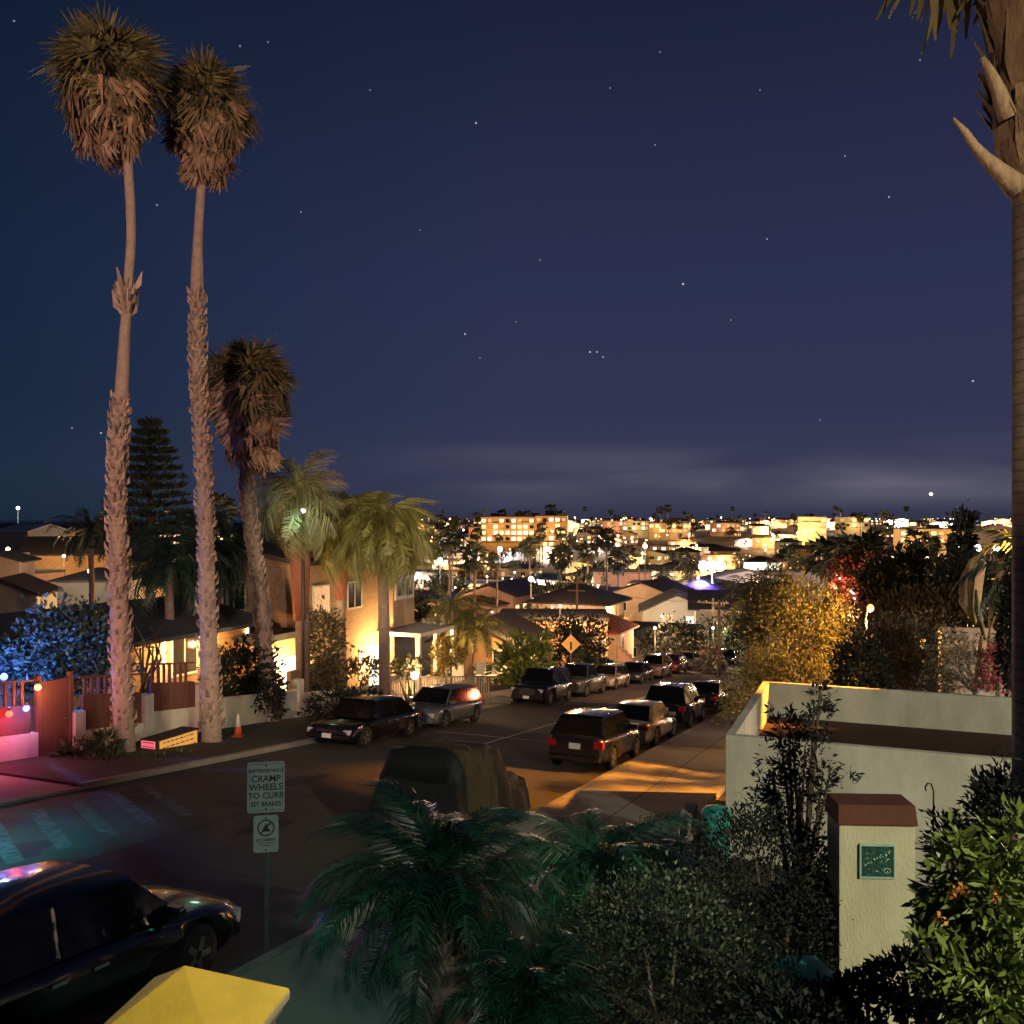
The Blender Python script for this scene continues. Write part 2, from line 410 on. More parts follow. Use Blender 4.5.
M['leaf_olive'] = mat('leaf_olive', (.10, .085, .035), .7, .3, .8, island=.5)
M['leaf_teal'] = mat('leaf_glossy', (.014, .058, .030), .36, .3, 1.0, island=.8, spec=.5)
M['leaf_bright'] = mat('leaf_bright', (.14, .19, .035), .45, .3, 1.0, island=.5)
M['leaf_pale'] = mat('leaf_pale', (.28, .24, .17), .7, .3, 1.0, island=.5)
M['leaf_brown'] = mat('leaf_brown', (.055, .045, .022), .85, .3, .8, island=.5)
M['flower_pink'] = mat('flower_pink', (.45, .12, .16), .6, .3, 1.0, island=.4)
M['flower_orange'] = mat('flower_orange', (.55, .22, .04), .6, .3, 1.0, island=.3)
M['banana'] = mat('banana_leaf_tan', (.36, .25, .13), .7, .25, 2.0, .3, 10, stretch=(1, 1, 9))
M['banana_green'] = mat('banana_leaf_green', (.14, .17, .06), .6, .25, 2.0)
M['tyre'] = mat('tyre_rubber', (.012, .012, .012), .85, .2, 8.0)
M['rim'] = mat('alloy_rim', (.35, .34, .33), .35, .1, 8.0, metal=.9)
M['glass'] = mat('car_glass', (.006, .007, .008), .05, .1, 2.0, spec=.3)
M['win_dark'] = mat('dark_pane', (.02, .02, .022), .15, .2, 2.0, spec=.6)
M['plate'] = mat('plate_white', (.7, .7, .7), .5, .05, 2.0)
M['chrome'] = mat('chrome', (.6, .6, .6), .2, .05, 2.0, metal=1.0)
M['lens_red'] = mat('lens_red', (.35, .01, .01), .15, .1, 5.0, spec=.9)
M['lens_clear'] = mat('lens_clear', (.5, .5, .5), .12, .1, 5.0, spec=.9)
M['black_trim'] = mat('black_plastic', (.015, .015, .015), .5, .1, 5.0)
M['tarp_black'] = mat('tarp_black', (.007, .008, .009), .7, .2, 1.5, 1.0, 7)
M['tarp_khaki'] = mat('tarp_khaki', (.055, .043, .02), .8, .25, 2.0, 1.0, 7)
M['sign_back'] = mat('sign_white', (.50, .46, .44), .45, .12, 4.0)
M['sign_ink'] = mat('sign_ink', (.035, .03, .03), .6, .1, 4.0)
M['sign_red'] = mat('sign_red_ink', (.12, .02, .02), .6, .1, 4.0)
M['galv'] = mat('galvanised_post', (.12, .13, .13), .5, .15, 4.0, metal=.5)
M['yellow'] = mat('yellow_paint', (.66, .48, .07), .75, .28, 5.0, .15, 90)
M['cream_mould'] = mat('cream_moulding', (.45, .40, .24), .7, .08, 3.0)
M['teal_cover'] = mat('teal_cover', (.03, .30, .27), .6, .1, 2.0)
M['turquoise'] = mat('turquoise_plastic', (.05, .42, .36), .4, .1, 2.0)
M['brick_cap'] = mat('rust_tile_cap', (.09, .028, .014), .85, .3, 3.0, .4)
M['tile_glaze'] = mat('glazed_green_tile', (.015, .06, .045), .15, .5, 30.0, .8, 40)
M['tile_pale'] = mat('tile_relief', (.35, .5, .42), .25, .2, 8.0)
M['cone_orange'] = mat('cone_orange', (.55, .09, .03), .6, .1, 4.0)
M['metal_dark'] = mat('dark_metal', (.03, .03, .03), .5, .1, 4.0)
M['sign_yellow'] = mat('warning_sign_face', (.62, .40, .14), .5, .08, 4.0)
M['chair_white'] = mat('white_chair_paint', (.75, .72, .66), .6, .05, 3.0)
M['win_warm'] = mat('window_warm', (.3, .2, .1), .5, .15, 2.0, emit=(1, .62, .25), es=2.2)
M['win_soft'] = mat('window_soft', (.3, .2, .1), .5, .15, 2.0, emit=(1, .55, .25), es=.7)
M['win_white'] = mat('window_white', (.3, .3, .3), .5, .15, 2.0, emit=(1, .86, .66), es=2.6)
M['win_yellow'] = mat('window_yellow', (.3, .3, .1), .5, .15, 2.0, emit=(1, .78, .32), es=2.4)
M['win_red'] = mat('window_red', (.3, .05, .05), .5, .15, 2.0, emit=(1, .10, .06), es=2.5)
M['lamp_warm'] = mat('lamp_warm', (.5, .5, .5), .5, .05, 2.0, emit=(1, .66, .34), es=9)
M['lamp_orange'] = mat('lamp_orange', (.5, .5, .5), .5, .05, 2.0, emit=(1, .38, .06), es=5)
M['lamp_white'] = mat('lamp_white', (.5, .5, .5), .5, .05, 2.0, emit=(1, .95, .88), es=9)
M['lamp_cool'] = mat('lamp_cool', (.5, .5, .5), .5, .05, 2.0, emit=(.8, .82, 1), es=30)
M['lamp_red'] = mat('lamp_red', (.5, .1, .1), .5, .05, 2.0, emit=(1, .07, .03), es=5)
M['lamp_blue'] = mat('lamp_blue', (.1, .1, .5), .5, .05, 2.0, emit=(.12, .2, 1), es=5)
M['lamp_green'] = mat('lamp_green', (.1, .5, .1), .5, .05, 2.0, emit=(.1, 1, .45), es=6)
M['lit_pink'] = mat('lit_pink_panel', (.5, .1, .1), .5, .05, 2.0, emit=(1, .16, .22), es=.85)
M['lit_amber'] = mat('lit_amber_panel', (.5, .3, .1), .5, .15, 6.0, emit=(1, .45, .10), es=.55)

def paint(name, c, rough=.28): return mat(name, c, rough, .05, 1.0, coat=.7)

# ================================================================ ground
S_ = [-60, -40, -25, -12, -4, 2, 6, 10, 14, 18, 22, 26, 30, 34, 38, 42, 46, 50, 54, 58, 60, 64, 68, 74, 80, 86, 92, 100, 110, 120, 135, 150, 170, 200, 220, 250, 290, 330, 380, 430, 480, 540, 600, 660, 720, 780, 850, 920, 1100, 1300, 1500, 1900]
N_ = [-1500, -800, -400, -200, -120, -80, -50, -34, -28, -24, -20.6, -16.85, -16.7, -14, -12.2, -10, -6.9, -6.75, -3.7, -1, 4, 10, 20, 35, 60, 100, 180, 400, 800, 1500]
def sheet(name, ss, ns, dz, m, parent=None):
    mb = MB(); 
    for s in ss:
        for n in ns:
            mb.v.append(tuple(GP(s, n, dz)))
    k = len(ns)
    for i in range(len(ss)-1):
        for j in range(k-1):
            mb.f.append((i*k+j, i*k+j+1, (i+1)*k+j+1, (i+1)*k+j)); mb.m.append(0); mb.sm.append(False)
    return mb.build(name, m, parent)
def srange(a, b): return sorted({a, b} | {s for s in S_ if a < s < b})
tag(sheet('ground', S_, N_, -.05, M['town_ground']), kind='structure')
tag(sheet('road', srange(-60, 200), [-16.7, -14, -12.2, -10, -6.9], .0, M['road']), kind='structure')
def strip(name, s0, s1, n0, n1, h, m, d=.25):
    """raised strip following the slope, with real faces down to the ground"""
    ss = srange(s0, s1); mb = MB()
    for s in ss:
        for n, z in ((n0, -d), (n0, h), (n1, h), (n1, -d)): mb.v.append(tuple(GP(s, n, z)))
    for i in range(len(ss)-1):
        for j in range(3):
            a = i*4+j; mb.f.append((a, a+1, a+5, a+4)); mb.m.append(0); mb.sm.append(False)
    e_ = (len(ss)-1)*4
    mb.f += [(0, 3, 2, 1), (e_, e_+1, e_+2, e_+3)]; mb.m += [0, 0]; mb.sm += [False]*2
    return mb.build(name, m)
# right side: kerb, wide pavement, yard
tag(strip('kerb', -60, 200, -6.9, -6.74, .14, M['kerb']), kind='structure')
tag(strip('pavement', -60, 200, -6.74, -3.7, .13, M['walk']), kind='structure')
# left side: kerb, planted verge with a footpath strip
tag(strip('kerb', 15.3, 36.0, -16.88, -16.7, .14, M['kerb']), kind='structure')
tag(strip('kerb', 41.0, 200, -16.88, -16.7, .14, M['kerb']), kind='structure')
tag(strip('pavement', -30, 15.3, -20.55, -16.7, .06, M['walk']), kind='structure')
tag(strip('verge', 15.3, 36.0, -20.55, -16.88, .12, M['soil']), kind='structure')
tag(strip('pavement', 41.0, 200, -19.5, -16.88, .13, M['walk']), kind='structure')
tag(strip('lane', 36.0, 41.0, -60, -16.7, .01, M['walk']), kind='structure')
tag(strip('yard', -60, 9.5, -3.7, 12, .02, M['lawn']), kind='structure')
# joints and marks on the concrete road
def mark(name, s0, s1, n0, n1, m, dz=.006, slant=0):
    ss = srange(s0, s1); mb = MB()
    for s in ss:
        mb.v += [tuple(GP(s, n0+slant*(s-s0), dz)), tuple(GP(s, n1+slant*(s-s0), dz))]
    for i in range(len(ss)-1): mb.f.append((2*i, 2*i+1, 2*i+3, 2*i+2)); mb.m.append(0); mb.sm.append(False)
    return mb
def marks(name, lst, m):
    mb = MB()
    for a in lst:
        q = mark('', *a, None); o = len(mb.v); mb.v += q.v; mb.f += [tuple(i+o for i in f) for f in q.f]; mb.m += q.m; mb.sm += q.sm
    return tag(mb.build(name, m), kind='structure')
marks('road_joints', [(-20, 24, -12.24, -12.17), (-20, 60, -16.2, -16.16), (7.9, 7.95, -16.2, -6.95), (16.0, 16.05, -16.2, -12.24), (40, 40.05, -16.2, -6.95)], M['joint'])
marks('road_markings', [(24, 62, -12.25, -12.15), (29.5, 29.62, -15.0, -9.8), (45, 45.1, -15.6, -8)], M['paint'])
marks('pavement_joints', [], M['joint']) if False else None
stripe_mb = MB()  # faint blotchy bluish grey stripes slanting over the left half of the road
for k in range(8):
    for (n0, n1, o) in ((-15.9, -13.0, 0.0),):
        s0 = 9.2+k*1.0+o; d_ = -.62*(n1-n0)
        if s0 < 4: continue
        stripe_mb.add([tuple(GP(s0, n0, .006)), tuple(GP(s0+.34, n0, .006)), tuple(GP(s0+.34+d_, n1, .006)), tuple(GP(s0+d_, n1, .006))], [(0, 1, 2, 3)])
tag(stripe_mb.build('slanted_stripes', mat('stripe_grey', (.085, .085, .10), .8, .85, 4.0)), kind='structure')
tp_ = MB(); rs_ = random.Random(21)
for k in range(16):
    s0 = rs_.uniform(8, 48); n0 = rs_.uniform(-16, -9); pts_ = []
    a, b_ = rs_.uniform(.25, 1.1), rs_.uniform(.15, .5)
    for q in range(14):
        t = 2*math.pi*q/14; r_ = 1+rs_.uniform(-.25, .25); pts_.append(tuple(GP(s0+a*r_*math.cos(t), n0+b_*r_*math.sin(t), .0045)))
    tp_.add(pts_, [tuple(range(14))])
for k in range(9):                      # wandering cracks sealed with tar
    s0 = 8+k*4.6; n0 = -16; 
    while n0 < -7.4:
        n1 = n0+rs_.uniform(.35, .8); s1 = s0+rs_.uniform(-.25, .25)
        tp_.add([tuple(GP(s0, n0, .0045)), tuple(GP(s1, n1, .0045)), tuple(GP(s1+.03, n1, .0045)), tuple(GP(s0+.03, n0, .0045))], [(0, 1, 2, 3)]); s0, n0 = s1, n1
tag(tp_.build('road_stains', M['joint']), kind='structure')
jm = MB()
for s in (12, 15, 18, 21, 24, 27, 30, 33, 36):
    for (a, b) in ((-6.7, -3.75),):
        q = [tuple(GP(s, a, .136)), tuple(GP(s, b, .136)), tuple(GP(s+.03, b, .136)), tuple(GP(s+.03, a, .136))]; jm.add(q, [(0, 1, 2, 3)])
q = [tuple(GP(10, -5.3, .1362)), tuple(GP(10, -5.27, .1362)), tuple(GP(58, -5.27, .1362)), tuple(GP(58, -5.3, .1362))]; jm.add(q, [(0, 1, 2, 3)])
tag(jm.build('pavement_joints', M['joint']), kind='structure')
sea = MB(); sea.add([(-40000, 700, -22.9), (40000, 700, -22.9), (40000, 45000, -22.9), (-40000, 45000, -22.9)], [(0, 1, 2, 3)])
# the shore: the town's ground ends and the water begins
tag(sea.build('sea', M['sea']), kind='structure')
# ================================================================ cars
def make_car(paint_m, kind='suv', name='parked_car', label='', group=None, plate=True):
    P = {'sedan': dict(L=4.7, W=1.80, belt=.88, roof=1.43, hood=.80, deck=.92, c=(-1.95, -1.15, .55, 1.25), tail=0),
         'wagon': dict(L=4.6, W=1.80, belt=.90, roof=1.48, hood=.82, deck=.95, c=(-2.15, -1.75, .55, 1.25), tail=1),
         'hatch': dict(L=4.5, W=1.84, belt=.98, roof=1.58, hood=.93, deck=1.0, c=(-2.1, -1.55, .55, 1.2), tail=1),
         'suv': dict(L=4.7, W=1.90, belt=1.06, roof=1.74, hood=1.02, deck=1.06, c=(-2.25, -1.95, .5, 1.1), tail=1),
         'pickup': dict(L=5.3, W=1.90, belt=1.08, roof=1.76, hood=1.04, deck=1.05, c=(-.65, -.5, .75, 1.3), tail=0)}[kind]
    Ln, Wd = P['L'], P['W']; h = Ln/2; w = Wd/2
    root = empty(name, (0, 0, 0)); tag(root, label, 'car' if kind != 'pickup' else 'pickup truck', group)
    # body: cross-sections along x
    xs = [-h, -h+.06, -h+.3, -h*.62, -.2*h, .25*h, .5*h, .72*h, .88*h, h-.05, h]
    def top(x):
        if x > .5*h: return P['hood']-.10*((x-.5*h)/(.5*h))**2*1.3
        if x > .3*h: return P['belt']+(P['hood']-P['belt'])*((x-.3*h)/(.2*h))
        if x > -.55*h: return P['belt']
        return P['belt']+(P['deck']-P['belt'])*((-.55*h-x)/(.45*h))
    mb = MB(); mb.smooth = True; ring = []
    for x in xs:
        e = abs(x)/h; wf = w*(1-.10*max(0, e-.7)/.3-.12*max(0, e-.95)/.05)
        tz = top(x)-(.10 if abs(x) == h else 0)
        bz = .22 if e < .9 else .30
        pr = [(0, bz), (wf*.9, bz), (wf, bz+.12), (wf*1.0, .55), (wf*.985, tz-.16), (wf*.93, tz-.05), (wf*.78, tz), (0, tz+.025)]
        ring.append([(x, y, z) for y, z in pr]+[(x, -y, z) for y, z in pr[-2:0:-1]])
    k = len(ring[0])
    for r in ring: mb.v += r
    for i in range(len(ring)-1):
        for j in range(k):
            a, b = i*k+j, i*k+(j+1) % k; mb.f.append((a, b, b+k, a+k)); mb.m.append(0); mb.sm.append(True)
    mb.f.append(tuple(range(k))); mb.f.append(tuple(range((len(ring)-1)*k+k-1, (len(ring)-1)*k-1, -1))); mb.m += [0, 0]; mb.sm += [False]*2
    body = mb.build('body', [paint_m, M['black_trim']], root)
    ax = (-.60*h, .62*h); wr = .33 if kind in ('sedan', 'wagon', 'hatch') else .37
    # wheel arches cut into the body
    cut = MB()
    for x in ax:
        for sg in (-1, 1):
            Mx = Matrix.Translation((x, sg*w*.98, wr)) @ Matrix.Rotation(R(90), 4, 'X')
            cut.smooth = False
            vs = []
            for zz in (-.26, .3):
                for q in range(20):
                    t = 2*math.pi*q/20; vs.append(Mx @ Vector(((wr+.06)*math.cos(t), (wr+.06)*math.sin(t), zz)))
            cut.add(vs, [tuple(range(19, -1, -1)), tuple(range(20, 40))]+[(q, (q+1) % 20, 20+(q+1) % 20, 20+q) for q in range(20)])
    co = cut.build('cutter', M['black_trim'])
    bm_ = bmesh.new(); bm_.from_mesh(body.data); bmesh.ops.recalc_face_normals(bm_, faces=bm_.faces); bm_.to_mesh(body.data); bm_.free()
    bm_ = bmesh.new(); bm_.from_mesh(co.data); bmesh.ops.recalc_face_normals(bm_, faces=bm_.faces); bm_.to_mesh(co.data); bm_.free()
    md = body.modifiers.new('b', 'BOOLEAN'); md.operation = 'DIFFERENCE'; md.object = co; md.solver = 'EXACT'
    bpy.context.view_layer.update()
    nm = bpy.data.meshes.new_from_object(body.evaluated_get(bpy.context.evaluated_depsgraph_get()))
    body.modifiers.clear(); 
    if len(nm.polygons) > 40: body.data = nm
    bpy.data.objects.remove(co)
    # cabin
    x0, x1, x2, x3 = P['c']; bz = P['belt']-.03; rz = P['roof']; wb = w*.90; wt = w*.70
    cb = MB(); cb.smooth = False
    def cabin_pts(o=0):
        return [(x0, -wb, bz), (x3, -wb, bz), (x3, wb, bz), (x0, wb, bz), (x1, -wt, rz-.06), (x2, -wt, rz-.06), (x2, wt, rz-.06), (x1, wt, rz-.06)]
    V8 = cabin_pts(); cb.add(V8, ((4, 5, 6, 7), (0, 1, 5, 4), (1, 2, 6, 5), (2, 3, 7, 6), (3, 0, 4, 7), (0, 3, 2, 1)))
    cabin = cb.build('cabin', paint_m, root, bevel=.04)
    rf = MB(); rf.smooth = True
    n_ = 7; rings = []
    for i in range(n_):
        u = i/(n_-1); x = x1-.06+(x2-x1+.12)*u; z = rz-.06+.06*math.sin(math.pi*(.12+.76*u))
        rings.append([(x, -wt-.01, rz-.075), (x, -wt*.9, z-.01), (x, 0, z+.015), (x, wt*.9, z-.01), (x, wt+.01, rz-.075)])
    for r_ in rings: rf.v += r_
    for i in range(n_-1):
        for j in range(4): a = i*5+j; rf.f.append((a, a+1, a+6, a+5)); rf.m.append(0); rf.sm.append(True)
    rf.build('roof', paint_m, root)
    def panel(nm_, a, b, c_, d_, off=.012, m=M['glass'], inset=.08):
        A, B, C_, D_ = map(Vector, (a, b, c_, d_)); cen = (A+B+C_+D_)/4; nn = (B-A).cross(D_-A).normalized()
        if nn.dot(cen-Vector((0, 0, .8))) < 0: nn = -nn
        q = [p+(cen-p)*inset+nn*off for p in (A, B, C_, D_)]; q2 = [p-nn*.01 for p in q]
        pb = MB(); pb.add([*q, *q2], ((0, 1, 2, 3), (4, 7, 6, 5), (0, 4, 5, 1), (1, 5, 6, 2), (2, 6, 7, 3), (3, 7, 4, 0)))
        return pb.build(nm_, m, root)
    V8 = [Vector(p) for p in V8]
    panel('windshield', V8[1], V8[2], V8[6], V8[5]); panel('rear_window', V8[3], V8[0], V8[4], V8[7], inset=.12)
    for sg, (a, b, c_, d_) in ((-1, (0, 1, 5, 4)), (1, (3, 2, 6, 7))):
        A, B, C_, D_ = V8[a], V8[b], V8[c_], V8[d_]; m0, m1 = A.lerp(B, .47), D_.lerp(C_, .42)
        panel('side_window', A, m0, m1, D_, inset=.05); panel('side_window', m0, B, C_, m1, inset=.05)
    # wheels
    for x in ax:
        for sg in (-1, 1):
            Mx = Matrix.Translation((x, sg*(w-.11), wr)) @ Matrix.Rotation(R(90), 4, 'X')
            t = MB(); t.lathe([(wr*.62, -.10), (wr*.93, -.105), (wr, -.07), (wr, .07), (wr*.93, .105), (wr*.62, .10)], 24, M=Mx)
            wh = t.build('wheel', M['tyre'], root)
            rm = MB(); rm.lathe([(.03, -.06), (wr*.64, -.07), (wr*.66, .0), (wr*.64, .07), (.03, .06)], 20, M=Mx)
            for q in range(5):
                Mr = Mx @ Matrix.Rotation(2*math.pi*q/5, 4, 'Z'); rm.box(.05, wr*.6, -.035, .035, -sg*.095-.01, -sg*.095+.01, M=Mr)
            rm.build('rim', M['rim'], wh)
    # lights, bumpers, plate, mirrors, handles
    for sg in (-1, 1):
        hb = MB(); hb.box(h-.16, h-.005, sg*w*.48, sg*w*.86, P['hood']-.34, P['hood']-.19); hb.build('headlight', M['lens_clear'], root, bevel=.03)
        tb = MB()
        if P['tail']: tb.box(-h-.012, -h+.2, sg*w*.60, sg*w*.90, P['deck']-.32, P['deck']-.12)
        else: tb.box(-h-.012, -h+.2, sg*w*.50, sg*w*.88, P['deck']-.30, P['deck']-.14)
        tb.build('taillight', M['lens_red'], root, bevel=.02)
        mi = MB(); mi.box(x3-.35, x3-.2, sg*(w*.88), sg*(w+.13), P['belt']-.0, P['belt']+.13); mi.build('side_mirror', paint_m, root, bevel=.03)
        for hx in (x2-.65, x1+.55):
            if kind == 'pickup' and hx < -.2: continue
            q = MB(); q.box(hx, hx+.18, sg*(w*.975), sg*(w+.02), P['belt']-.2, P['belt']-.165); q.build('door_handle', M['chrome'], root)
    g_ = MB(); g_.box(h-.08, h+.012, -w*.42, w*.42, .52, P['hood']-.22); g_.build('grille', M['black_trim'], root)
    for nm_, x in (('front_bumper', h), ('rear_bumper', -h)):
        q = MB(); sgn = 1 if x > 0 else -1
        q.box(min(x-sgn*.2, x+sgn*.05), max(x-sgn*.2, x+sgn*.05), -w*.84, w*.84, .28, .48); q.build(nm_, paint_m, root, bevel=.05)
    q = MB(); q.box(-h-.022, -h+.02, -.17, .17, P['deck']-.36, P['deck']-.20); q.build('license_plate', M['plate'], root)
    q = MB(); q.box(h+.04, h+.066, -.16, .16, .34, .48); q.build('license_plate', M['plate'], root)
    if kind == 'suv':
        for sg in (-1, 1):
            q = MB(); q.tube([(x1, sg*wt*.85, rz-.02), (x1+.15, sg*wt*.85, rz+.05), (x2-.15, sg*wt*.85, rz+.05), (x2, sg*wt*.85, rz-.02)], .015, 6); q.build('roof_rail', M['black_trim'], root)
    if kind == 'pickup':
        q = MB(); q.box(-h+.12, x0-.08, -w*.74, w*.74, P['deck']-.01, P['deck']+.035); q.build('cargo_bed', M['black_trim'], root)
    return root
def park(root, s, n, down=True, lat=0):
    x, y = XY(s, n); sl = (Hs(s+.5)-Hs(s-.5)); p = math.atan(-sl)
    root.location = (x, y, Hs(s)+.0)
    root.rotation_euler = (0, p if down else -p, RZ+(0 if down else math.pi)+lat)

# ================================================================ houses
def facept(face, u, z, W_, D_, o=0):
    return {'S': Vector((u, -D_/2-o, z)), 'N': Vector((u, D_/2+o, z)), 'W': Vector((-W_/2-o, u, z)), 'E': Vector((W_/2+o, u, z))}[face]
def fbox(mb, face, u, z, w, h, W_, D_, o0, o1):
    if face in 'SN':
        sg = -1 if face == 'S' else 1; a, b = sorted((sg*(D_/2+o0), sg*(D_/2+o1))); mb.box(u-w/2, u+w/2, a, b, z-h/2, z+h/2)
    else:
        sg = -1 if face == 'W' else 1; a, b = sorted((sg*(W_/2+o0), sg*(W_/2+o1))); mb.box(a, b, u-w/2, u+w/2, z-h/2, z+h/2)
def roof_mb(W_, D_, h, rise, kind, ov=.5, axis='x', th=.16):
    r = MB(); a, b = W_/2+ov, D_/2+ov
    if axis == 'y': a, b = b, a
    if kind == 'hip':
        k = max(.05, a-b)
        t = [(-a, -b, h), (a, -b, h), (a, b, h), (-a, b, h), (-k, 0, h+rise), (k, 0, h+rise)]
        u = [(-a, -b, h-th), (a, -b, h-th), (a, b, h-th), (-a, b, h-th)]
        vs = t+u; fs = ((0, 1, 5, 4), (1, 2, 5), (2, 3, 4, 5), (3, 0, 4), (9, 8, 7, 6), (0, 6, 7, 1), (1, 7, 8, 2), (2, 8, 9, 3), (3, 9, 6, 0))
    elif kind == 'gable':
        vs = [(-a, -b, h), (a, -b, h), (a, b, h), (-a, b, h), (-a, 0, h+rise), (a, 0, h+rise),
              (-a, -b, h-th), (a, -b, h-th), (a, b, h-th), (-a, b, h-th), (-a, 0, h+rise-th), (a, 0, h+rise-th)]
        fs = ((0, 1, 5, 4), (2, 3, 4, 5), (6, 10, 11, 7), (8, 11, 10, 9), (0, 6, 7, 1), (2, 8, 9, 3), (0, 4, 10, 6), (4, 3, 9, 10), (1, 7, 11, 5), (5, 11, 8, 2))
    else:
        vs = [(-a, -b, h), (a, -b, h), (a, b, h), (-a, b, h), (-a, -b, h+.28), (a, -b, h+.28), (a, b, h+.28), (-a, b, h+.28)]
        fs = ((0, 3, 2, 1), (4, 5, 6, 7), (0, 1, 5, 4), (1, 2, 6, 5), (2, 3, 7, 6), (3, 0, 4, 7))
    if axis == 'y': vs = [(-y, x, z) for x, y, z in vs]
    return r.add(vs, fs)
def make_house(name, label, cat, loc, rz, W_, D_, h, roof='hip', rise=1.4, wall=None, roofm=None, wins=(), ov=.5, axis='x', below=1.5, group=None, chimney=None, doors=(), th=.16):
    root = empty(name, loc, (0, 0, rz)); tag(root, label, cat, group)
    wall = wall or M['stucco_tan']; roofm = roofm or M['roof_dark']
    wb = MB(); wb.box(-W_/2, W_/2, -D_/2, D_/2, -below, h-.02)
    if roof == 'gable':
        a, b = W_/2, D_/2
        if axis == 'x':
            k = rise*b/(b+ov)
            for x0, x1 in ((-a, -a+.12), (a-.12, a)): wb.add([(x0, -b, h-.02), (x0, b, h-.02), (x0, 0, h+k-.12), (x1, -b, h-.02), (x1, b, h-.02), (x1, 0, h+k-.12)], ((0, 2, 1), (3, 4, 5), (0, 1, 4, 3), (1, 2, 5, 4), (2, 0, 3, 5)))
        else:
            k = rise*a/(a+ov)
            for y0, y1 in ((-b, -b+.12), (b-.12, b)): wb.add([(-a, y0, h-.02), (a, y0, h-.02), (0, y0, h+k-.12), (-a, y1, h-.02), (a, y1, h-.02), (0, y1, h+k-.12)], ((0, 1, 2), (3, 5, 4), (0, 3, 4, 1), (1, 4, 5, 2), (2, 5, 3, 0)))
    wb.build('wall', wall, root)
    rf = roof_mb(W_, D_, h, rise, roof, ov if roof != 'flat' else .12, axis, th).build('roof', roofm, root)
    if chimney:
        cx_, cy_ = chimney; q = MB(); q.box(cx_-.35, cx_+.35, cy_-.3, cy_+.3, h, h+rise+.8); q.build('chimney', M['stucco_pink'], rf)
    for (face, u, z, w, hh, mm) in wins:
        fr = MB(); t = .08
        fbox(fr, face, u, z+hh/2+t/2, w+2*t, t, W_, D_, .0, .05); fbox(fr, face, u, z-hh/2-t/2, w+2*t, t, W_, D_, .0, .06)
        fbox(fr, face, u-w/2-t/2, z, t, hh, W_, D_, .0, .05); fbox(fr, face, u+w/2+t/2, z, t, hh, W_, D_, .0, .05)
        if w > .7: fbox(fr, face, u, z, .05, hh, W_, D_, .025, .045)
        fo = fr.build('window', M['trim'], root)
        pn = MB(); fbox(pn, face, u, z, w, hh, W_, D_, .0, .025); pn.build('pane', mm, fo)
    for (face, u, w, hh, mm) in doors:
        q = MB(); fbox(q, face, u, hh/2, w, hh, W_, D_, 0, .06); do = q.build('door', mm, root)
        q = MB(); fbox(q, face, u+w*.38, 1.0, .06, .06, W_, D_, .06, .12); q.build('handle', M['chrome'], do)
    return root

# ================================================================ street lamps
def make_lamp(label, loc, h=7.5, globe=M['lamp_warm'], r=.2, power=0, color=(1, .6, .3), cat='street lamp', group=None, name='street_lamp', arm=.9, az=0):
    root = empty(name, loc, (0, 0, az)); tag(root, label, cat, group)
    q = MB(); q.tube([(0, 0, -.3), (0, 0, h*.6), (0, 0, h)], [.09, .07, .05], 8)
    if arm: q.tube([(0, 0, h), (arm*.5, 0, h+.12), (arm, 0, h+.1)], .035, 6)
    q.build('pole', M['galv'], root)
    g = MB(); g.ball((arm, 0, h+.0), r, 8); g.build('globe', globe, root)
    if power: light('lamp_light', 'POINT', (arm, 0, h-r-.12), power, color, root, size=.25)
    return root
# ================================================================ cars parked along the street
GR, GL, GX = 'cars parked along the near right kerb', 'cars parked along the left kerb', 'row of cars parked beyond the side lane'
c = make_car(paint('paint_black', (.006, .005, .006), .22), 'sedan', label='black car in the corner by the yellow post cap, nose pointing downhill', group=GR); park(c, 6.75, -8.1)
c = make_car(paint('paint_graphite', (.012, .012, .013), .25), 'hatch', label='dark grey hatchback, its red tail lamps toward us, beside the orange lit pavement', group=GR); park(c, 26.6, -7.95)
c = make_car(paint('paint_champagne', (.23, .19, .14), .3), 'sedan', label='champagne sedan parked between the grey hatchback and the black utility car', group=GR); park(c, 32.3, -7.95)
c = make_car(paint('paint_black2', (.008, .008, .009), .22), 'suv', label='tall black utility car parked just downhill of the champagne sedan', group=GR); park(c, 38.6, -8.0)
c = make_car(paint('paint_navy', (.012, .013, .02), .25), 'sedan', label='dark car half hidden by the orange lit shrub, last along the kerb', group=GR); park(c, 46.5, -7.9)
c = make_car(paint('paint_black3', (.007, .007, .008), .2), 'sedan', label='black sedan facing uphill under the palms, white front plate showing', group=GL); park(c, 26.0, -15.75, False)
c = make_car(paint('paint_steel', (.10, .11, .12), .3), 'wagon', label='grey wagon facing uphill behind the black sedan in front of the lit porch', group=GL); park(c, 31.6, -15.75, False)
row = [(43.0, 'suv', (.008, .008, .01), 'black utility car first in the far row, nose toward us by the white lawn chairs'),
       (49.2, 'pickup', (.06, .065, .075), 'dark pickup truck under the diamond warning sign'),
       (55.2, 'wagon', (.32, .27, .22), 'pale wagon parked behind the dark pickup truck'),
       (62.0, 'sedan', (.025, .03, .03), 'dark green sedan parked behind the pale wagon'),
       (68.2, 'suv', (.22, .16, .12), 'bronze utility car in the middle of the far row'),
       (74.5, 'hatch', (.16, .03, .02), 'dark red hatchback near the end of the far row'),
       (81.0, 'wagon', (.30, .28, .26), 'silver wagon last in the far row below the stairs'),
       (90.0, 'sedan', (.03, .03, .03), 'small black sedan far down where the street dips away')]
for i, (s, k, pc, lb) in enumerate(row):
    c = make_car(paint('paint_row_%s' % 'abcdefgh'[i], pc, .27), k, label=lb, group=GX); park(c, s, -15.7 if i < 7 else -13.5, False)

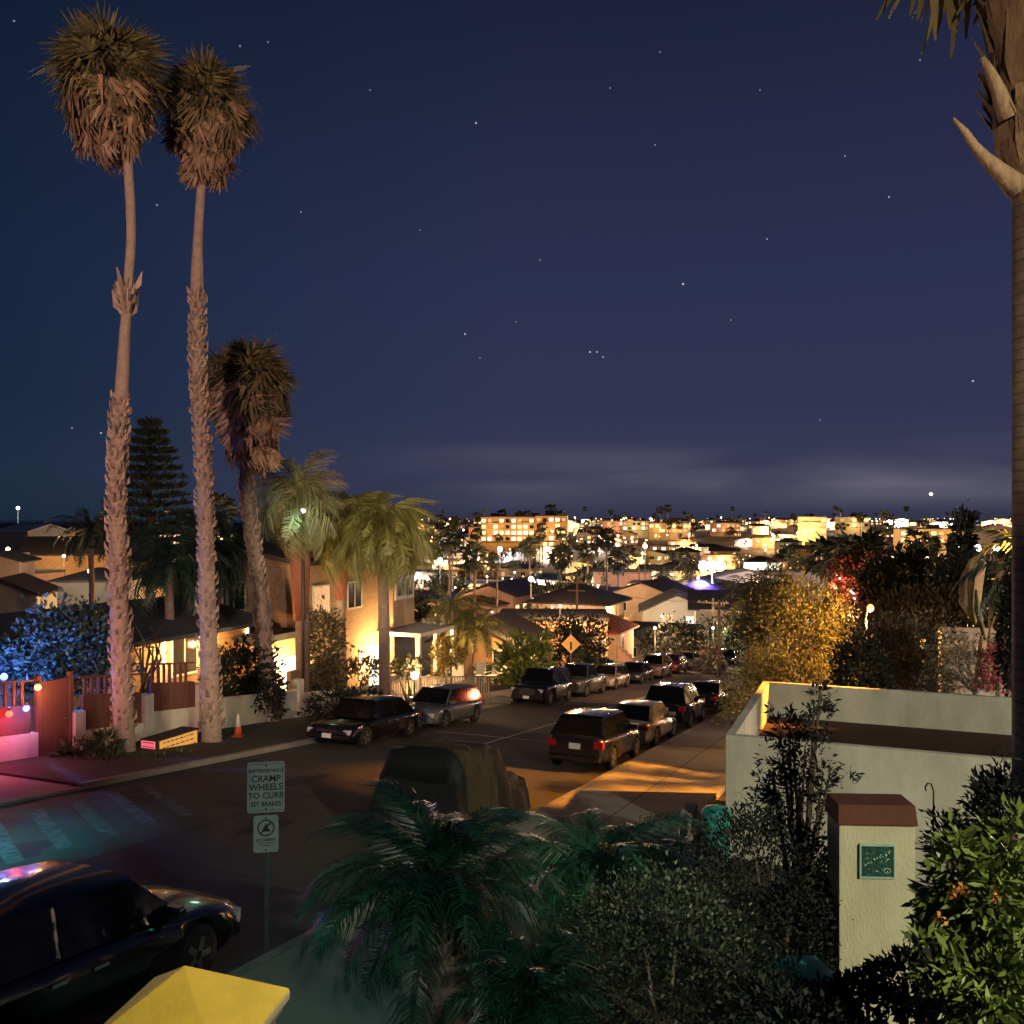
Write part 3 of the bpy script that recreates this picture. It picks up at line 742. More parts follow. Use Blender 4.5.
# ---- car under covers
root = empty('covered_car', GP(16.6, -8.0), (0, PITCH, RZ)); tag(root, 'low boxy car under a black and khaki cover at the near kerb', 'covered car')
def cover_mesh(x0, x1, seed, m, nm, grow=0.0):
    rs = random.Random(seed); mb = MB(); mb.smooth = True; nx, k = 26, 30
    def prof(x):
        t = (x+1.75)/3.6
        if t < .06: return 1.2+.5*(t/.06)
        if t < .60: return 1.70+.05*math.sin(t*9)
        if t < .74: return 1.70-.62*((t-.60)/.14)
        return 1.08-.22*((t-.74)/.26)
    for i in range(nx+1):
        x = x0+(x1-x0)*i/nx; H = prof(x); 
        for j in range(k+1):
            a = j/k; # around from one hem over the top to the other
            th = math.pi*a; cy = math.cos(th); 
            y = .90*math.copysign(min(1, abs(cy)**.30 if abs(cy) > 1e-6 else 0), cy); z = .10+(H-.10)*min(1, math.sin(th)**.30 if math.sin(th) > 1e-6 else 0)
            flare = (1-z/H)
            y *= 1+.12*flare; fold = .06*flare*math.sin(i*1.9+seed)+.03*math.sin(j*1.3+i*.8)+.02*rs.random()
            y *= 1-.10*z/H
            mb.v.append((x+.01*rs.random(), y*(1+grow)+math.copysign(fold, y), z+grow*.5+.03*math.sin(i*1.1+j*.7)+.02*rs.random()))
    for i in range(nx):
        for j in range(k):
            a = i*(k+1)+j; mb.f.append((a, a+1, a+k+2, a+k+1)); mb.m.append(0); mb.sm.append(True)
    mb.f.append(tuple(range(k+1))); mb.f.append(tuple(range((nx+1)*(k+1)-1, nx*(k+1)-1, -1))); mb.m += [0, 0]; mb.sm += [False]*2
    return mb.build(nm, m, root)
cover_mesh(-1.75, 1.85, 1, M['tarp_black'], 'black_cover'); cover_mesh(-1.45, -.1, 3, M['tarp_khaki'], 'khaki_tarp', .03)
w_ = MB()
for x in (-1.1, 1.25):
    for sg in (-1, 1): w_.lathe([(.2, -.1), (.33, -.1), (.33, .1), (.2, .1)], 20, M=Matrix.Translation((x, sg*.8, .33)) @ Matrix.Rotation(R(90), 4, 'X'))
w_.build('wheel', M['tyre'], root)

# ================================================================ street sign post
p = GP(0, 0); sx_, sy_ = at(266, 11.2).x, 11.2
gz = G(sx_, sy_)+.1
root = empty('sign_post', (sx_, sy_, gz), (0, 0, R(10))); tag(root, 'galvanised post carrying two white parking signs at the near kerb', 'sign post')
q = MB(); q.box(-.025, .025, .012, .05, -.3, 2.33); q.build('post', M['galv'], root)
def sign_panel(nm, zc, w, h, lab=None):
    mb = MB(); k = .03; pts = []
    for cx_, cz_, a0 in ((w/2-k, h/2-k, 0), (-w/2+k, h/2-k, 90), (-w/2+k, -h/2+k, 180), (w/2-k, -h/2+k, 270)):
        for a in (0, 30, 60, 90): pts.append((cx_+k*math.cos(R(a0+a)), zc+cz_+k*math.sin(R(a0+a))))
    mb.prism(pts, .012, Matrix.Translation((0, -.006, 0))); o = mb.build(nm, M['sign_back'], root)
    if lab: o['label'] = lab
    return o
def letters(txt, parent, x, z, size, m, y=-.0085, bold=0.0, sx=1.0):
    cu = bpy.data.curves.new('lettering', 'FONT'); cu.body = txt; cu.size = size; cu.align_x = 'CENTER'; cu.align_y = 'CENTER'; cu.extrude = .001; cu.offset = bold
    cu.materials.append(m); tmp = bpy.data.objects.new('t', cu); col.objects.link(tmp); bpy.context.view_layer.update()
    me = bpy.data.meshes.new_from_object(tmp.evaluated_get(bpy.context.evaluated_depsgraph_get())); bpy.data.objects.remove(tmp)
    o = bpy.data.objects.new('lettering', me); col.objects.link(o); o.parent = parent; o.location = (x, y, z); o.rotation_euler = (R(90), 0, 0); o.scale = (sx, 1, 1)
    return o
z1 = 2.02; pn = sign_panel('upper_sign', z1, .45, .63, 'white sign reading cramp wheels to curb')
bd = MB()
for (a, b, c_, d_) in ((-.20, .20, .285, .289), (-.20, .20, -.289, -.285)): bd.box(a, b, -.0085, -.006, z1+c_, z1+d_)
for sg in (-1, 1): bd.box(sg*.2-.002, sg*.2+.002, -.0085, -.006, z1-.285, z1+.285)
bd.build('border_line', M['sign_ink'], pn)
for t_, dz, s_ in (('UNATTENDED VEHICLE', .205, .056), ('CRAMP', .105, .115), ('WHEELS', .0, .115), ('TO CURB', -.105, .105), ('SET BRAKES', -.21, .082)):
    letters(t_, pn, 0, z1+dz, s_, M['sign_ink'], bold=.0015, sx=.72 if s_ < .06 else (.95 if s_ > .1 else .85))
z2 = 1.44; p2 = sign_panel('lower_sign', z2, .30, .46, 'smaller sign with a red prohibition ring')
rg = MB(); 
for k in range(32):
    a, b = 2*math.pi*k/32, 2*math.pi*(k+1)/32; vs = []
    for r_ in (.088, .105):
        for t in (a, b): vs.append((r_*math.cos(t), -.009, z2+.075+r_*math.sin(t)))
    rg.add(vs, ((0, 1, 3, 2),))
rg.add([(-.07, -.0105, z2+.075-.06), (-.055, -.0105, z2+.075-.072), (.07, -.0105, z2+.075+.06), (.055, -.0105, z2+.075+.072)], ((0, 1, 2, 3),))
rg.build('prohibition_ring', M['sign_red'], p2)
tp = MB(); tp.add([(-.055, -.0095, z2+.03), (.06, -.0095, z2+.03), (.03, -.0095, z2+.06), (.005, -.0095, z2+.135), (-.02, -.0095, z2+.09)], ((0, 1, 2, 3, 4),)); tp.build('pictogram', M['sign_ink'], p2)
letters('NO CAMPING', p2, 0, z2-.075, .046, M['sign_ink'], bold=.001, sx=.85); letters('TENT CLEANING', p2, 0, z2-.115, .028, M['sign_ink'], sx=.9); letters('PROHIBITED', p2, 0, z2-.145, .026, M['sign_ink'], sx=.9)
bt = MB()
for zz in (z1+.27, z1-.27, z2+.2, z2-.2): bt.ball((0, -.008, zz), .012, 6)
bt.build('bolt', M['metal_dark'], root)

# ================================================================ yellow post cap at the photographer's feet
root = empty('gate_pier', (-.80, 2.2, -1.3), 0); tag(root, 'yellow pyramid cap on a moulded pier at the bottom edge', 'pier')
def ring_prism(mb, hs, z0, z1, off=(0, 0)):
    D_ = (Vector((.22, .16, 0)), Vector((.16, -.22, 0)), Vector((-.22, -.16, 0)), Vector((-.16, .22, 0)))
    vs = [d_*hs+Vector((0, 0, z0)) for d_ in D_]+[d_*hs+Vector((0, 0, z1)) for d_ in D_]
    mb.add(vs, ((0, 1, 2, 3), (7, 6, 5, 4), (0, 4, 5, 1), (1, 5, 6, 2), (2, 6, 7, 3), (3, 7, 4, 0)))
D_ = (Vector((.22, .16, 0)), Vector((.16, -.22, 0)), Vector((-.22, -.16, 0)), Vector((-.16, .22, 0)))
q = MB(); q.add([d_+Vector((0, 0, .072)) for d_ in D_]+[Vector((0, 0, .212))], ((0, 1, 4), (1, 2, 4), (2, 3, 4), (3, 0, 4), (3, 2, 1, 0))); q.build('cap', M['yellow'], root, bevel=.004)
q = MB(); ring_prism(q, 1.0, .045, .0715); ring_prism(q, .93, .02, .0445); ring_prism(q, .86, -.01, .0195); q.build('moulding', M['cream_mould'], root, bevel=.006)
q = MB(); ring_prism(q, .74, -3.2, -.0105); q.build('shaft', M['stucco_cream'], root)

# ================================================================ white flat-roofed building on the right
A = Vector((4.04, 17.0, 0)); 
root = empty('white_garage', (A.x, A.y, -7.2), (0, 0, math.atan2(E1[1], E1[0]))); tag(root, 'white flat-roofed building with a sunken red brown roof deck', 'building')
# local x along E1 (right), y along E2 (back); top at 3.14
T = 7.2-4.06; Lw, Dw = 14.0, 6.15
q = MB(); t = .16
q.box(0, Lw, 0, t, T-1.62, T); q.box(0, Lw, Dw-t, Dw, -1, T); q.box(0, t, t, Dw-t, -1, T); q.box(Lw-t, Lw, t, Dw-t, -1, T); q.box(.03, Lw, .09, t, -1, T-1.62)
q.build('wall', M['stucco_white'], root)
q = MB(); q.box(t+.002, Lw-t-.002, t+.002, Dw-t-.002, T-.95, T-.84); q.build('roof_deck', M['deck_red'], root)
q = MB(); q.box(-.03, Lw+.03, -.05, 0, T-1.66, T-1.56); q.build('ledge', M['stucco_white'], root)
q = MB(); q.box(4.3, 6.4, .02, .085, T-3.1, T-1.72); q.build('door', M['wood_dark'], root)

# pier with the glazed tile
px0 = (870-512)/F*9.0
root = empty('tiled_pier', (px0, 9.0, -5.1), (0, 0, R(-3))); tag(root, 'cream pier with a rust red cap and a green tile', 'pier')
q = MB(); q.box(-.365, .365, -.2, .2, -.6, 5.1-2.98); q.build('shaft', M['stucco_cream'], root, bevel=.012)
q = MB(); q.add([(-.385, -.235, 2.12), (.385, -.235, 2.12), (.385, .235, 2.12), (-.385, .235, 2.12), (-.372, -.19, 2.31), (.372, -.19, 2.31), (.372, .19, 2.31), (-.372, .19, 2.31)], ((3, 2, 1, 0), (4, 5, 6, 7), (0, 1, 5, 4), (1, 2, 6, 5), (2, 3, 7, 6), (3, 0, 4, 7)))
q.build('cap', M['brick_cap'], root, bevel=.01)
tl = MB(); tl.box(-.16, .15, -.222, -.2, 1.62, 1.92); tile = tl.build('tile', M['tile_glaze'], root, bevel=.006)
fr = MB()
for a, b, c_, d_ in ((-.175, .165, 1.92, 1.935), (-.175, .165, 1.605, 1.62), (-.175, -.16, 1.62, 1.92), (.15, .165, 1.62, 1.92)): fr.box(a, b, -.232, -.2, c_, d_)
fr.build('tile_frame', M['tile_pale'], tile)
rl = MB(); rs_ = random.Random(4)
for k in range(9): rl.ball((-.12+.028*k, -.224, 1.74+.014*k+rs_.uniform(-.01, .01)), rs_.uniform(.007, .014), 5)
for k in range(10): rl.ball((rs_.uniform(-.13, .12), -.224, rs_.uniform(1.65, 1.9)), rs_.uniform(.004, .009), 5)
for k in range(12): rl.ball((.09+.03*math.cos(k*.52), -.224, 1.68+.025*math.sin(k*.52)), .006, 5)
rl.build('tile_relief', M['tile_pale'], tile)

# hook on a rod, low walls, bin, turquoise cover
hx = (932-512)/F*12; root_p = (hx+.02, 12.0, -5.3)
q = MB(); q.tube([(0, 0, -.3), (0, 0, 1.5), (0, 0, 1.68), (-.03, 0, 1.78), (-.08, 0, 1.79), (-.11, 0, 1.74), (-.10, 0, 1.69)], .012, 8)
tag(q.build('garden_hook', M['metal_dark'], None, root_p), 'thin dark hooked rod standing against the white wall', 'garden hook')
q = MB()
for s in srange(10, 23.4)[:-1]:
    pass
ss = [14.0, 15.2, 16.4, 17.6, 19]
mb = MB()
for i in range(len(ss)-1):
    a, b = ss[i], ss[i+1]; za = Hs(a)+.42
    for (n0, n1) in ((-3.70, -3.46),):
        P8 = [GP(a, n0), GP(b, n0), GP(b, n1), GP(a, n1)]
        vs = [(p_.x, p_.y, Hs(b)-.3) for p_ in P8]+[(p_.x, p_.y, za) for p_ in P8]
        mb.add(vs, ((0, 3, 2, 1), (4, 5, 6, 7), (0, 1, 5, 4), (1, 2, 6, 5), (2, 3, 7, 6), (3, 0, 4, 7)))
tag(mb.build('low_wall', M['stucco_grey']), 'low grey wall stepping down beside the orange lit pavement', 'wall')
wx = at(703, 11.5)
q = MB(); q.box(-.26, .26, -.12, .12, -1.2, .0); tag(q.build('wall_stub', M['stucco_white'], None, (wx.x, 11.5, -(849-520)/F*11.5), (0, 0, R(-10)), bevel=.01), 'pale square wall end showing among the dark bushes', 'wall')
bx = at(713, 17.3)
root = empty('garden_bin', (3.72, 16.4, -6.35), (0, 0, -AZ)); tag(root, 'turquoise lidded bin against the corner of the white building', 'bin')
q = MB(); q.lathe([(.2, 0), (.25, .9), (.26, .95)], 16); q.build('body', M['turquoise'], root)
q = MB(); q.lathe([(.28, .95), (.28, 1.0), (.22, 1.1), (.05, 1.14)], 16); q.build('lid', M['turquoise'], root)
tx = at(803, 7.6).x; root = empty('storage_chest', (tx, 7.6, -5.0), (0, 0, R(12))); tag(root, 'rounded teal cover with a dark diagonal strap beside the cream pier', 'storage chest')
mb = MB(); mb.smooth = True; n_ = 12
for i in range(n_+1):
    u = i/n_; x = -.24+.5*u; z = 1.08+.12*math.sin(math.pi*min(1, .15+u*.55))
    for y, zz in ((-.3, 0), (-.3, z-.05), (-.24, z), (.24, z), (.3, z-.05), (.3, 0)): mb.v.append((x, y, zz))
for i in range(n_):
    for j in range(5): a = i*6+j; mb.f.append((a, a+6, a+7, a+1)); mb.m.append(0); mb.sm.append(False)
mb.f += [tuple(range(6)), tuple(range(n_*6+5, n_*6-1, -1))]; mb.m += [0, 0]; mb.sm += [False]*2
mb.build('cover', M['teal_cover'], root)
q = MB(); q.prism([(-.25, .78), (-.25, .84), (.27, 1.09), (.27, 1.01)], .02, Matrix.Translation((0, -.325, 0))); q.build('strap', M['metal_dark'], root)

# ================================================================ left side: stucco wall with brown panels, gate, pickets
NW = -20.6
def bay(s0, s1, zb, h_low, h_panel, h_top, kind, label):
    """one bay of the boundary fence between s0 and s1"""
    x0, y0 = XY(s0, NW); L_ = s1-s0; g0, g1 = Hs(s0)-.0, Hs(s1)
    root = empty('boundary_fence', (x0, y0, g0), (0, 0, RZ)); tag(root, label, 'fence', 'bays of the boundary fence')
    q = MB(); zl = g1-g0-.4
    q.add([(0, -.1, zl), (L_, -.1, zl), (L_, .1, zl), (0, .1, zl), (0, -.1, h_low), (L_, -.1, h_low-L_*SL), (L_, .1, h_low-L_*SL), (0, .1, h_low)], ((0, 3, 2, 1), (4, 5, 6, 7), (0, 1, 5, 4), (1, 2, 6, 5), (2, 3, 7, 6), (3, 0, 4, 7)))
    q.build('base_wall', M['stucco_white'], root)
    q = MB(); q.box(-.18, .18, -.18, .18, -.4, h_low+.55); q.build('pier', M['stucco_white'], root, bevel=.015)
    if kind in ('panel', 'balus'):
        d = L_*SL; q = MB(); a = h_low+.004
        q.add([(.2, -.05, a-.02), (L_-.2, -.05, a-d), (L_-.2, .05, a-d), (.2, .05, a-.02), (.2, -.05, a+h_panel), (L_-.2, -.05, a+h_panel-d), (L_-.2, .05, a+h_panel-d), (.2, .05, a+h_panel)], ((0, 3, 2, 1), (4, 5, 6, 7), (0, 1, 5, 4), (1, 2, 6, 5), (2, 3, 7, 6), (3, 0, 4, 7)))
        q.build('panel', M['wood_red'], root)
        q = MB(); k = int((L_-.4)/.24)
        for i in range(k):
            x = .3+i*.24; z = a+h_panel-x*SL; q.box(x-.045, x+.045, -.025, .025, z-.03, z+h_top-.06)
        q.add([(.1, -.045, a+h_panel+h_top-.07), (L_-.1, -.045, a+h_panel+h_top-d-.05), (L_-.1, .045, a+h_panel+h_top-d-.05), (.1, .045, a+h_panel+h_top-.07), (.1, -.045, a+h_panel+h_top), (L_-.1, -.045, a+h_panel+h_top-d), (L_-.1, .045, a+h_panel+h_top-d), (.1, .045, a+h_panel+h_top)], ((0, 3, 2, 1), (4, 5, 6, 7), (0, 1, 5, 4), (1, 2, 6, 5), (2, 3, 7, 6), (3, 0, 4, 7)))
        q.build('balusters', M['wood_red'], root)
    return root
bay(11.6, 17.35, 0, .75, .75, .65, 'balus', 'low stucco fence with pickets and coloured bulbs at the left edge')
bay(18.65, 21.2, 0, .65, .95, .55, 'balus', 'red brown fence panel between the tall gate and the first palm')
bay(21.2, 23.5, 0, .95, .85, .62, 'balus', 'red brown fence panel between the two tallest palms')
bay(23.5, 29.0, 0, 1.15, 0, 0, 'low', 'plain stucco wall in front of the round dark bush')
bay(29.0, 35.4, 0, 1.0, 0, 0, 'low', 'plain stucco wall below the shingled house')
# tall gate
x0, y0 = XY(17.4, NW); root = empty('garden_gate', (x0, y0, Hs(17.9)), (0, 0, RZ)); tag(root, 'tall brown board gate beside the coloured bulbs', 'gate')
q = MB(); q.box(.08, .98, -.03, .03, -.05, 2.1); q.build('board_leaf', M['wood_brown'], root)
q = MB(); q.box(-.04, .07, -.07, .07, -.3, 2.3); q.box(.99, 1.1, -.07, .07, -.3, 2.25); q.build('gate_post', M['wood_brown'], root)
q = MB(); q.ball((.86, -.06, 1.0), .04, 6); q.build('knob', M['chrome'], root)
# string of coloured bulbs on the first bay
for s, z, key, lb, nm in ((16.45, 1.32, 'lamp_red', 'red', 'red'), (16.95, 1.42, 'lamp_blue', 'blue', 'blue'), (17.3, 1.95, 'lamp_orange', 'orange', 'orange')):
    x, y = XY(s, NW+.14); root = empty('festoon_bulb', (x, y, Hs(s)+z)); tag(root, 'glowing %s bulb on the fence at the left edge' % lb, 'light bulb', 'coloured bulbs on the fence')
    q = MB(); q.ball((0, 0, 0), .085, 8); q.build('bulb', M[key], root)
    q = MB(); q.lathe([(.03, .08), (.035, .15)], 8); q.build('socket', M['metal_dark'], root)
    cl = {'red': (1, .05, .06), 'blue': (.15, .2, 1), 'orange': (1, .4, .1)}[nm]
    light('bulb_light', 'POINT', (.3, -.25, -.15), {'red': 30, 'blue': 22, 'orange': 40}[nm], cl, root, size=.06)

# small lit signboard and cone on the verge
x0, y0 = XY(20.0, -19.3); root = empty('yard_sign', (x0, y0, Hs(20.0)+.05), (0, 0, RZ)); tag(root, 'low timber box sign with a pink end and an amber face on the verge', 'sign')
q = MB(); q.box(0, 1.7, -.3, .3, -.35, .32); q.build('frame', M['wood_dark'], root)
q = MB(); q.box(.1, 1.62, -.322, -.3, -.16, .27); q.build('amber_face', M['lit_amber'], root)
q = MB(); q.box(-.022, 0, -.24, .26, -.16, .28); q.build('pink_face', M['lit_pink'], root)
rs_ = random.Random(3)
for r_ in range(3):
    q = MB()
    x = .22
    while x < 1.5:
        w = rs_.uniform(.05, .2); q.box(x, min(1.56, x+w), -.3245, -.322, .18-r_*.14, .21-r_*.14); x += w+.05
    y = -.18
    while y < .18: q.box(-.0245, -.022, y, y+.07, .22-r_*.12, .25-r_*.12); y += .1
    q.build('text_line', M['sign_ink'], root)
x0, y0 = XY(23.4, -18.9); root = empty('traffic_cone', (x0, y0, Hs(23.4)+.13)); tag(root, 'orange cone with a white upper half beside the kerb', 'traffic cone')
q = MB(); q.box(-.17, .17, -.17, .17, 0, .03); q.lathe([(.13, .03), (.09, .32)], 16); q.build('body', M['cone_orange'], root)
q = MB(); q.lathe([(.09, .322), (.03, .68), (.02, .70)], 16); q.build('white_collar', M['trim'], root)

# ================================================================ left houses
def shouse(s, n, **k):  # house set square to the street, front (S face) toward it
    x, y = XY(s, n); return make_house(loc=(x, y, Hs(s)), rz=RZ, **k)
hh = -4.4-Hs(21)
shouse(20.5, -29.0, name='long_bungalow', label='long low bungalow with a wide dark roof behind the boundary fence', cat='house', W_=22.5, D_=8.0, h=hh, roof='gable', rise=1.0, wall=M['siding'], roofm=M['roof_blue'], ov=.7, axis='x', below=2,
       wins=[('S', 7.25, 1.5, 1.3, 1.5, M['win_dark']), ('S', -6, 1.35, 1.8, 1.2, M['win_dark'])])
# shingled two-storey house
hb = -1.95-Hs(39)
sh = shouse(38.2, -27.6, name='shingled_house', label='tall shingled house with a glowing porch behind the palms', cat='house', W_=8.6, D_=7.2, h=hb, roof='gable', rise=.7, wall=M['shingle'], roofm=M['roof_grey'], ov=.5, axis='x', below=2, th=.2,
       wins=[('S', -3.0, 1.35, 1.3, 1.3, M['win_dark']), ('S', 1.0, 1.5, .5, 1.4, M['win_warm']), ('S', -2.6, 5.0, 1.2, 1.2, M['win_soft']), ('S', .3, 5.0, 1.2, 1.2, M['win_dark']), ('W', 0, 5.2, 1.2, 1.2, M['win_dark'])],
       doors=[('S', 2.2, 1.0, 2.2, M['win_white'])])
# bay with the white double window
q = MB(); q.box(2.6, 4.9, -4.5, -3.6, 3.15, 6.3); by = q.build('bay', M['stucco_tan'], sh)
q = MB(); q.box(2.75, 4.75, -4.56, -4.5, 4.55, 6.1); q.build('bay_window', M['trim'], by)
q = MB()
for x in (2.95, 3.85): q.box(x, x+.7, -4.575, -4.56, 4.75, 5.9)
q.build('bay_pane', M['win_dark'], by)
q = MB(); q.box(2.4, 6.6, -6.2, -3.61, 2.75, 2.95)
q.build('porch_roof', M['trim'], sh)
for (x, y) in ((2.5, -6.05), (4.4, -6.05), (6.4, -6.05), (6.4, -3.9)):
    q = MB(); q.box(x-.1, x+.1, y-.1, y+.1, -.5, 2.75); q.build('porch_post', M['trim'], sh)
q = MB(); q.box(2.2, 7.0, -6.6, -3.61, -1.2, -.1); q.build('porch_deck', M['stucco_tan'], sh)
q = MB()
for k in range(22): q.box(4.5+k*.115, 4.54+k*.115, -6.5, -6.46, -.1, .8)
q.box(4.45, 7.0, -6.52, -6.44, .8, .86); q.build('porch_railing', M['trim'], sh)
q = MB(); q.ball((1.9, -3.75, 2.0), .16, 8); q.build('wall_lamp', M['lamp_warm'], sh)
light('lamp_light', 'POINT', (1.9, -4.6, 2.0), 1100, (1, .55, .2), sh, size=.15)
light('lamp_light', 'POINT', (4.3, -5.0, 2.3), 700, (1, .62, .28), sh, size=.15)
# lit entrance wing
wg = shouse(32.4, -26.0, name='entrance_wing', label='small wing with a blazing white doorway between the palms', cat='house', W_=3.2, D_=4.6, h=2.9, roof='flat', wall=M['stucco_orange'], roofm=M['roof_dark'], below=2,
       wins=[('S', -.9, 1.5, .5, 1.6, M['win_white'])], doors=[('S', .5, 1.3, 2.1, M['win_white'])])
q = MB(); q.ball((-.35, -2.45, 1.7), .13, 8); q.build('wall_lamp', M['lamp_white'], wg)
light('lamp_light', 'POINT', (-.3, -3.1, 1.75), 900, (1, .62, .26), wg, size=.15)
# tube lamps on the bungalow wall
bg_ = [o for o in col.objects if o.name == 'long_bungalow'][0]
for x in (6.1, 8.35, 10.95):
    q = MB(); q.box(x-.035, x+.035, -4.12, -4.03, .55, 2.3); q.build('strip_lamp', M['lamp_warm'], bg_)
    light('lamp_light', 'POINT', (x, -4.6, 1.7), 230, (1, .45, .14), bg_, size=.1)

# terrace wall, sloping picket fence and ramp of the shingled house
def sl_fence(name, label, s0, n0, s1, n1, h, m, gap=.14, base=None):
    a, b = GP(s0, n0, .1), GP(s1, n1, .1); root = empty(name, a); tag(root, label, 'fence')
    L_ = (b-a).length; k = int(L_/gap); q = MB()
    for i in range(k+1):
        p_ = (b-a)*(i/k); q.box(p_.x-.03, p_.x+.03, p_.y-.03, p_.y+.03, p_.z-.2, p_.z+h)
    q.build('pickets', m, root)
    q = MB(); q.tube([Vector((0, 0, h)), (b-a)+Vector((0, 0, h))], .04, 6); q.build('top_rail', m, root)
    return root
sl_fence('picket_fence', 'pale picket fence sloping down toward the thin palms', 37.3, -20.3, 41.2, -17.9, 1.15, M['picket'])
sl_fence('picket_fence', 'pale picket fence below the glowing porch', 35.4, -20.6, 37.2, -20.4, 1.3, M['picket'])
x0, y0 = XY(36.6, -19.6)
root = empty('garden_lamp', (x0, y0, Hs(36.6)+.1)); tag(root, 'bright round garden lamp at the foot of the picket fence', 'garden lamp')
q = MB(); q.tube([(0, 0, -.2), (0, 0, 1.15)], .03, 6); q.build('stem', M['metal_dark'], root)
q = MB(); q.ball((0, 0, 1.3), .17, 8); q.build('globe', M['lamp_white'], root); light('lamp_light', 'POINT', (0, 0, 1.62), 160, (1, .66, .34), root, size=.15)
# patio terrace wall further left
q = MB(); q.box(0, 3.8, -.1, .1, -.6, 1.9); x0, y0 = XY(30.2, -21.9); tag(q.build('patio_wall', M['stucco_tan'], None, (x0, y0, Hs(31)-.1), (0, 0, RZ)), 'tan patio wall behind the black sedan', 'wall')

# ================================================================ far side of the lane
gh = shouse(58.5, -25.2, name='gabled_cottage', label='small tan gabled cottage behind the white lawn chairs', cat='house', W_=6.0, D_=6.5, h=2.7, roof='gable', rise=1.6, wall=M['stucco_orange'], roofm=M['roof_grey'], ov=.35, axis='x', below=2,
       wins=[('S', -.5, 1.5, .9, 1.0, M['win_warm']), ('W', -1.9, 1.3, .9, 1.9, M['win_dark'])])
x, y = XY(55.0, -21.6); light('lamp_light', 'POINT', (-4.2, -3.4, 3.6), 1300, (1, .55, .25), gh, size=.2)
for i, (px, t, rz_) in enumerate(((480, 57, .3), (492, 57.5, -.2), (504, 58, .5))):
    p_ = at(px, t); root = empty('lawn_chair', (p_.x, p_.y, p_.z+.05), (0, 0, RZ+math.pi+rz_))
    tag(root, ['white lawn chair nearest the thin palms', 'middle white lawn chair of three on the grass', 'white lawn chair next to the black utility car'][i], 'lawn chair', 'white lawn chairs')
    q = MB(); q.box(-.35, .35, -.3, .3, .36, .4); q.build('seat', M['chair_white'], root)
    q = MB(); q.box(-.03, .03, -.3, .3, 0, .85, M=Matrix.Translation((-.35, 0, .38)) @ Matrix.Rotation(R(-28), 4, 'Y')); q.build('backrest', M['chair_white'], root)
    for sx2 in (-.3, .3):
        for sy2 in (-.27, .27): q = MB(); q.box(sx2-.03, sx2+.03, sy2-.03, sy2+.03, -.1, .37); q.build('leg', M['chair_white'], root)
    for sy2 in (-.33, .33): q = MB(); q.box(-.35, .38, sy2-.05, sy2+.05, .56, .6); q.build('armrest', M['chair_white'], root)
# diamond warning sign
p_ = at(571, 62); root = empty('warning_sign', p_, (0, 0, -R(4))); tag(root, 'yellow diamond warning sign on a post behind the pickup truck', 'road sign')
q = MB(); q.box(-.04, .04, 0, .06, -.2, 3.4); q.build('post', M['galv'], root)
q = MB(); d_ = .66; zc = at(571, 62, 644).z-p_.z; q.prism([(0, zc-d_), (d_, zc), (0, zc+d_), (-d_, zc)], .03, Matrix.Translation((0, -.032, 0))); q.build('sign_face', M['sign_yellow'], root)
q = MB(); q.box(-.07, .07, -.036, -.032, zc-.4, zc+.15); q.build('symbol', M['wood_dark'], root)
# ================================================================ palms
def path_px(pts, t):  # stem line through picture columns/rows at distance t -> local points from base
    b = at(pts[0][0], t, pts[0][1]); return b, [at(px, t, py)-b for px, py in pts]
def washingtonia(name, label, pts, t, radii, boots, crown, seed, group='palms along the left verge', nf=70, dead=60, blen=.2, bark='palm_bark', k=9, step=.15):
    base, path = path_px(pts, t); g = G(base.x, base.y); base2 = Vector((base.x, base.y, g))
    root = empty(name, base2); tag(root, label, 'palm tree', group)
    off = base-base2; path = [p+off for p in path]; path[0].z = -.2
    # resample
    fine = []; fr = []
    m = 26; n = len(path)
    for i in range(m+1):
        u = i/m*(n-1); a = min(n-2, int(u)); w = u-a
        P0, P1, P2, P3 = path[max(0, a-1)], path[a], path[a+1], path[min(n-1, a+2)]
        fine.append(.5*((2*P1)+(P2-P0)*w+(2*P0-5*P1+4*P2-P3)*w*w+(3*P1-P0-3*P2+P3)*w**3)); fr.append(radii[a]*(1-w)+radii[a+1]*w)
    mb = trunk_mesh(fine, fr, boots, seed, blen, 12, step, k); mb.build('trunk', M[bark], root)
    cpx, cpy, rx, rz_ = crown; cc = at(cpx, t, cpy)-base2; rs = np.random.RandomState(seed); 
    fronds = [fan_frond(rs, 1.0, 22) for _ in range(5)]; dfr = [fan_frond(rs, 1.0, 14, True) for _ in range(4)]
    G_, D_ = [], []
    for i in range(nf):
        az = i*2.39996+rs.normal()*.2; el = R(82)-R(135)*(i/nf)**.85+rs.normal()*.12
        G_.append(place(fronds[i % 5], rotm(az, el, rs.normal()*.5), (cc.x, cc.y, cc.z+rz_*.35), rx*(.85+.3*rs.random())))
    for i in range(dead):
        az = i*2.39996+rs.normal()*.3; u = rs.random(); el = -R(30)-R(30)*rs.random()-R(22)*u
        D_.append(place(dfr[i % 4], rotm(az, el, rs.normal()*.8), (cc.x+math.cos(az)*.12*rx, cc.y+math.sin(az)*.12*rx, cc.z+rz_*(.62-1.0*u)), rx*(1.02-.34*u)*(.85+.3*rs.random())))
    link('crown', quads_mesh('crown', np.concatenate(G_), M['fan_green']), root)
    link('dead_fronds', quads_mesh('dead_fronds', np.concatenate(D_), M['fan_dead']), root)
    return root
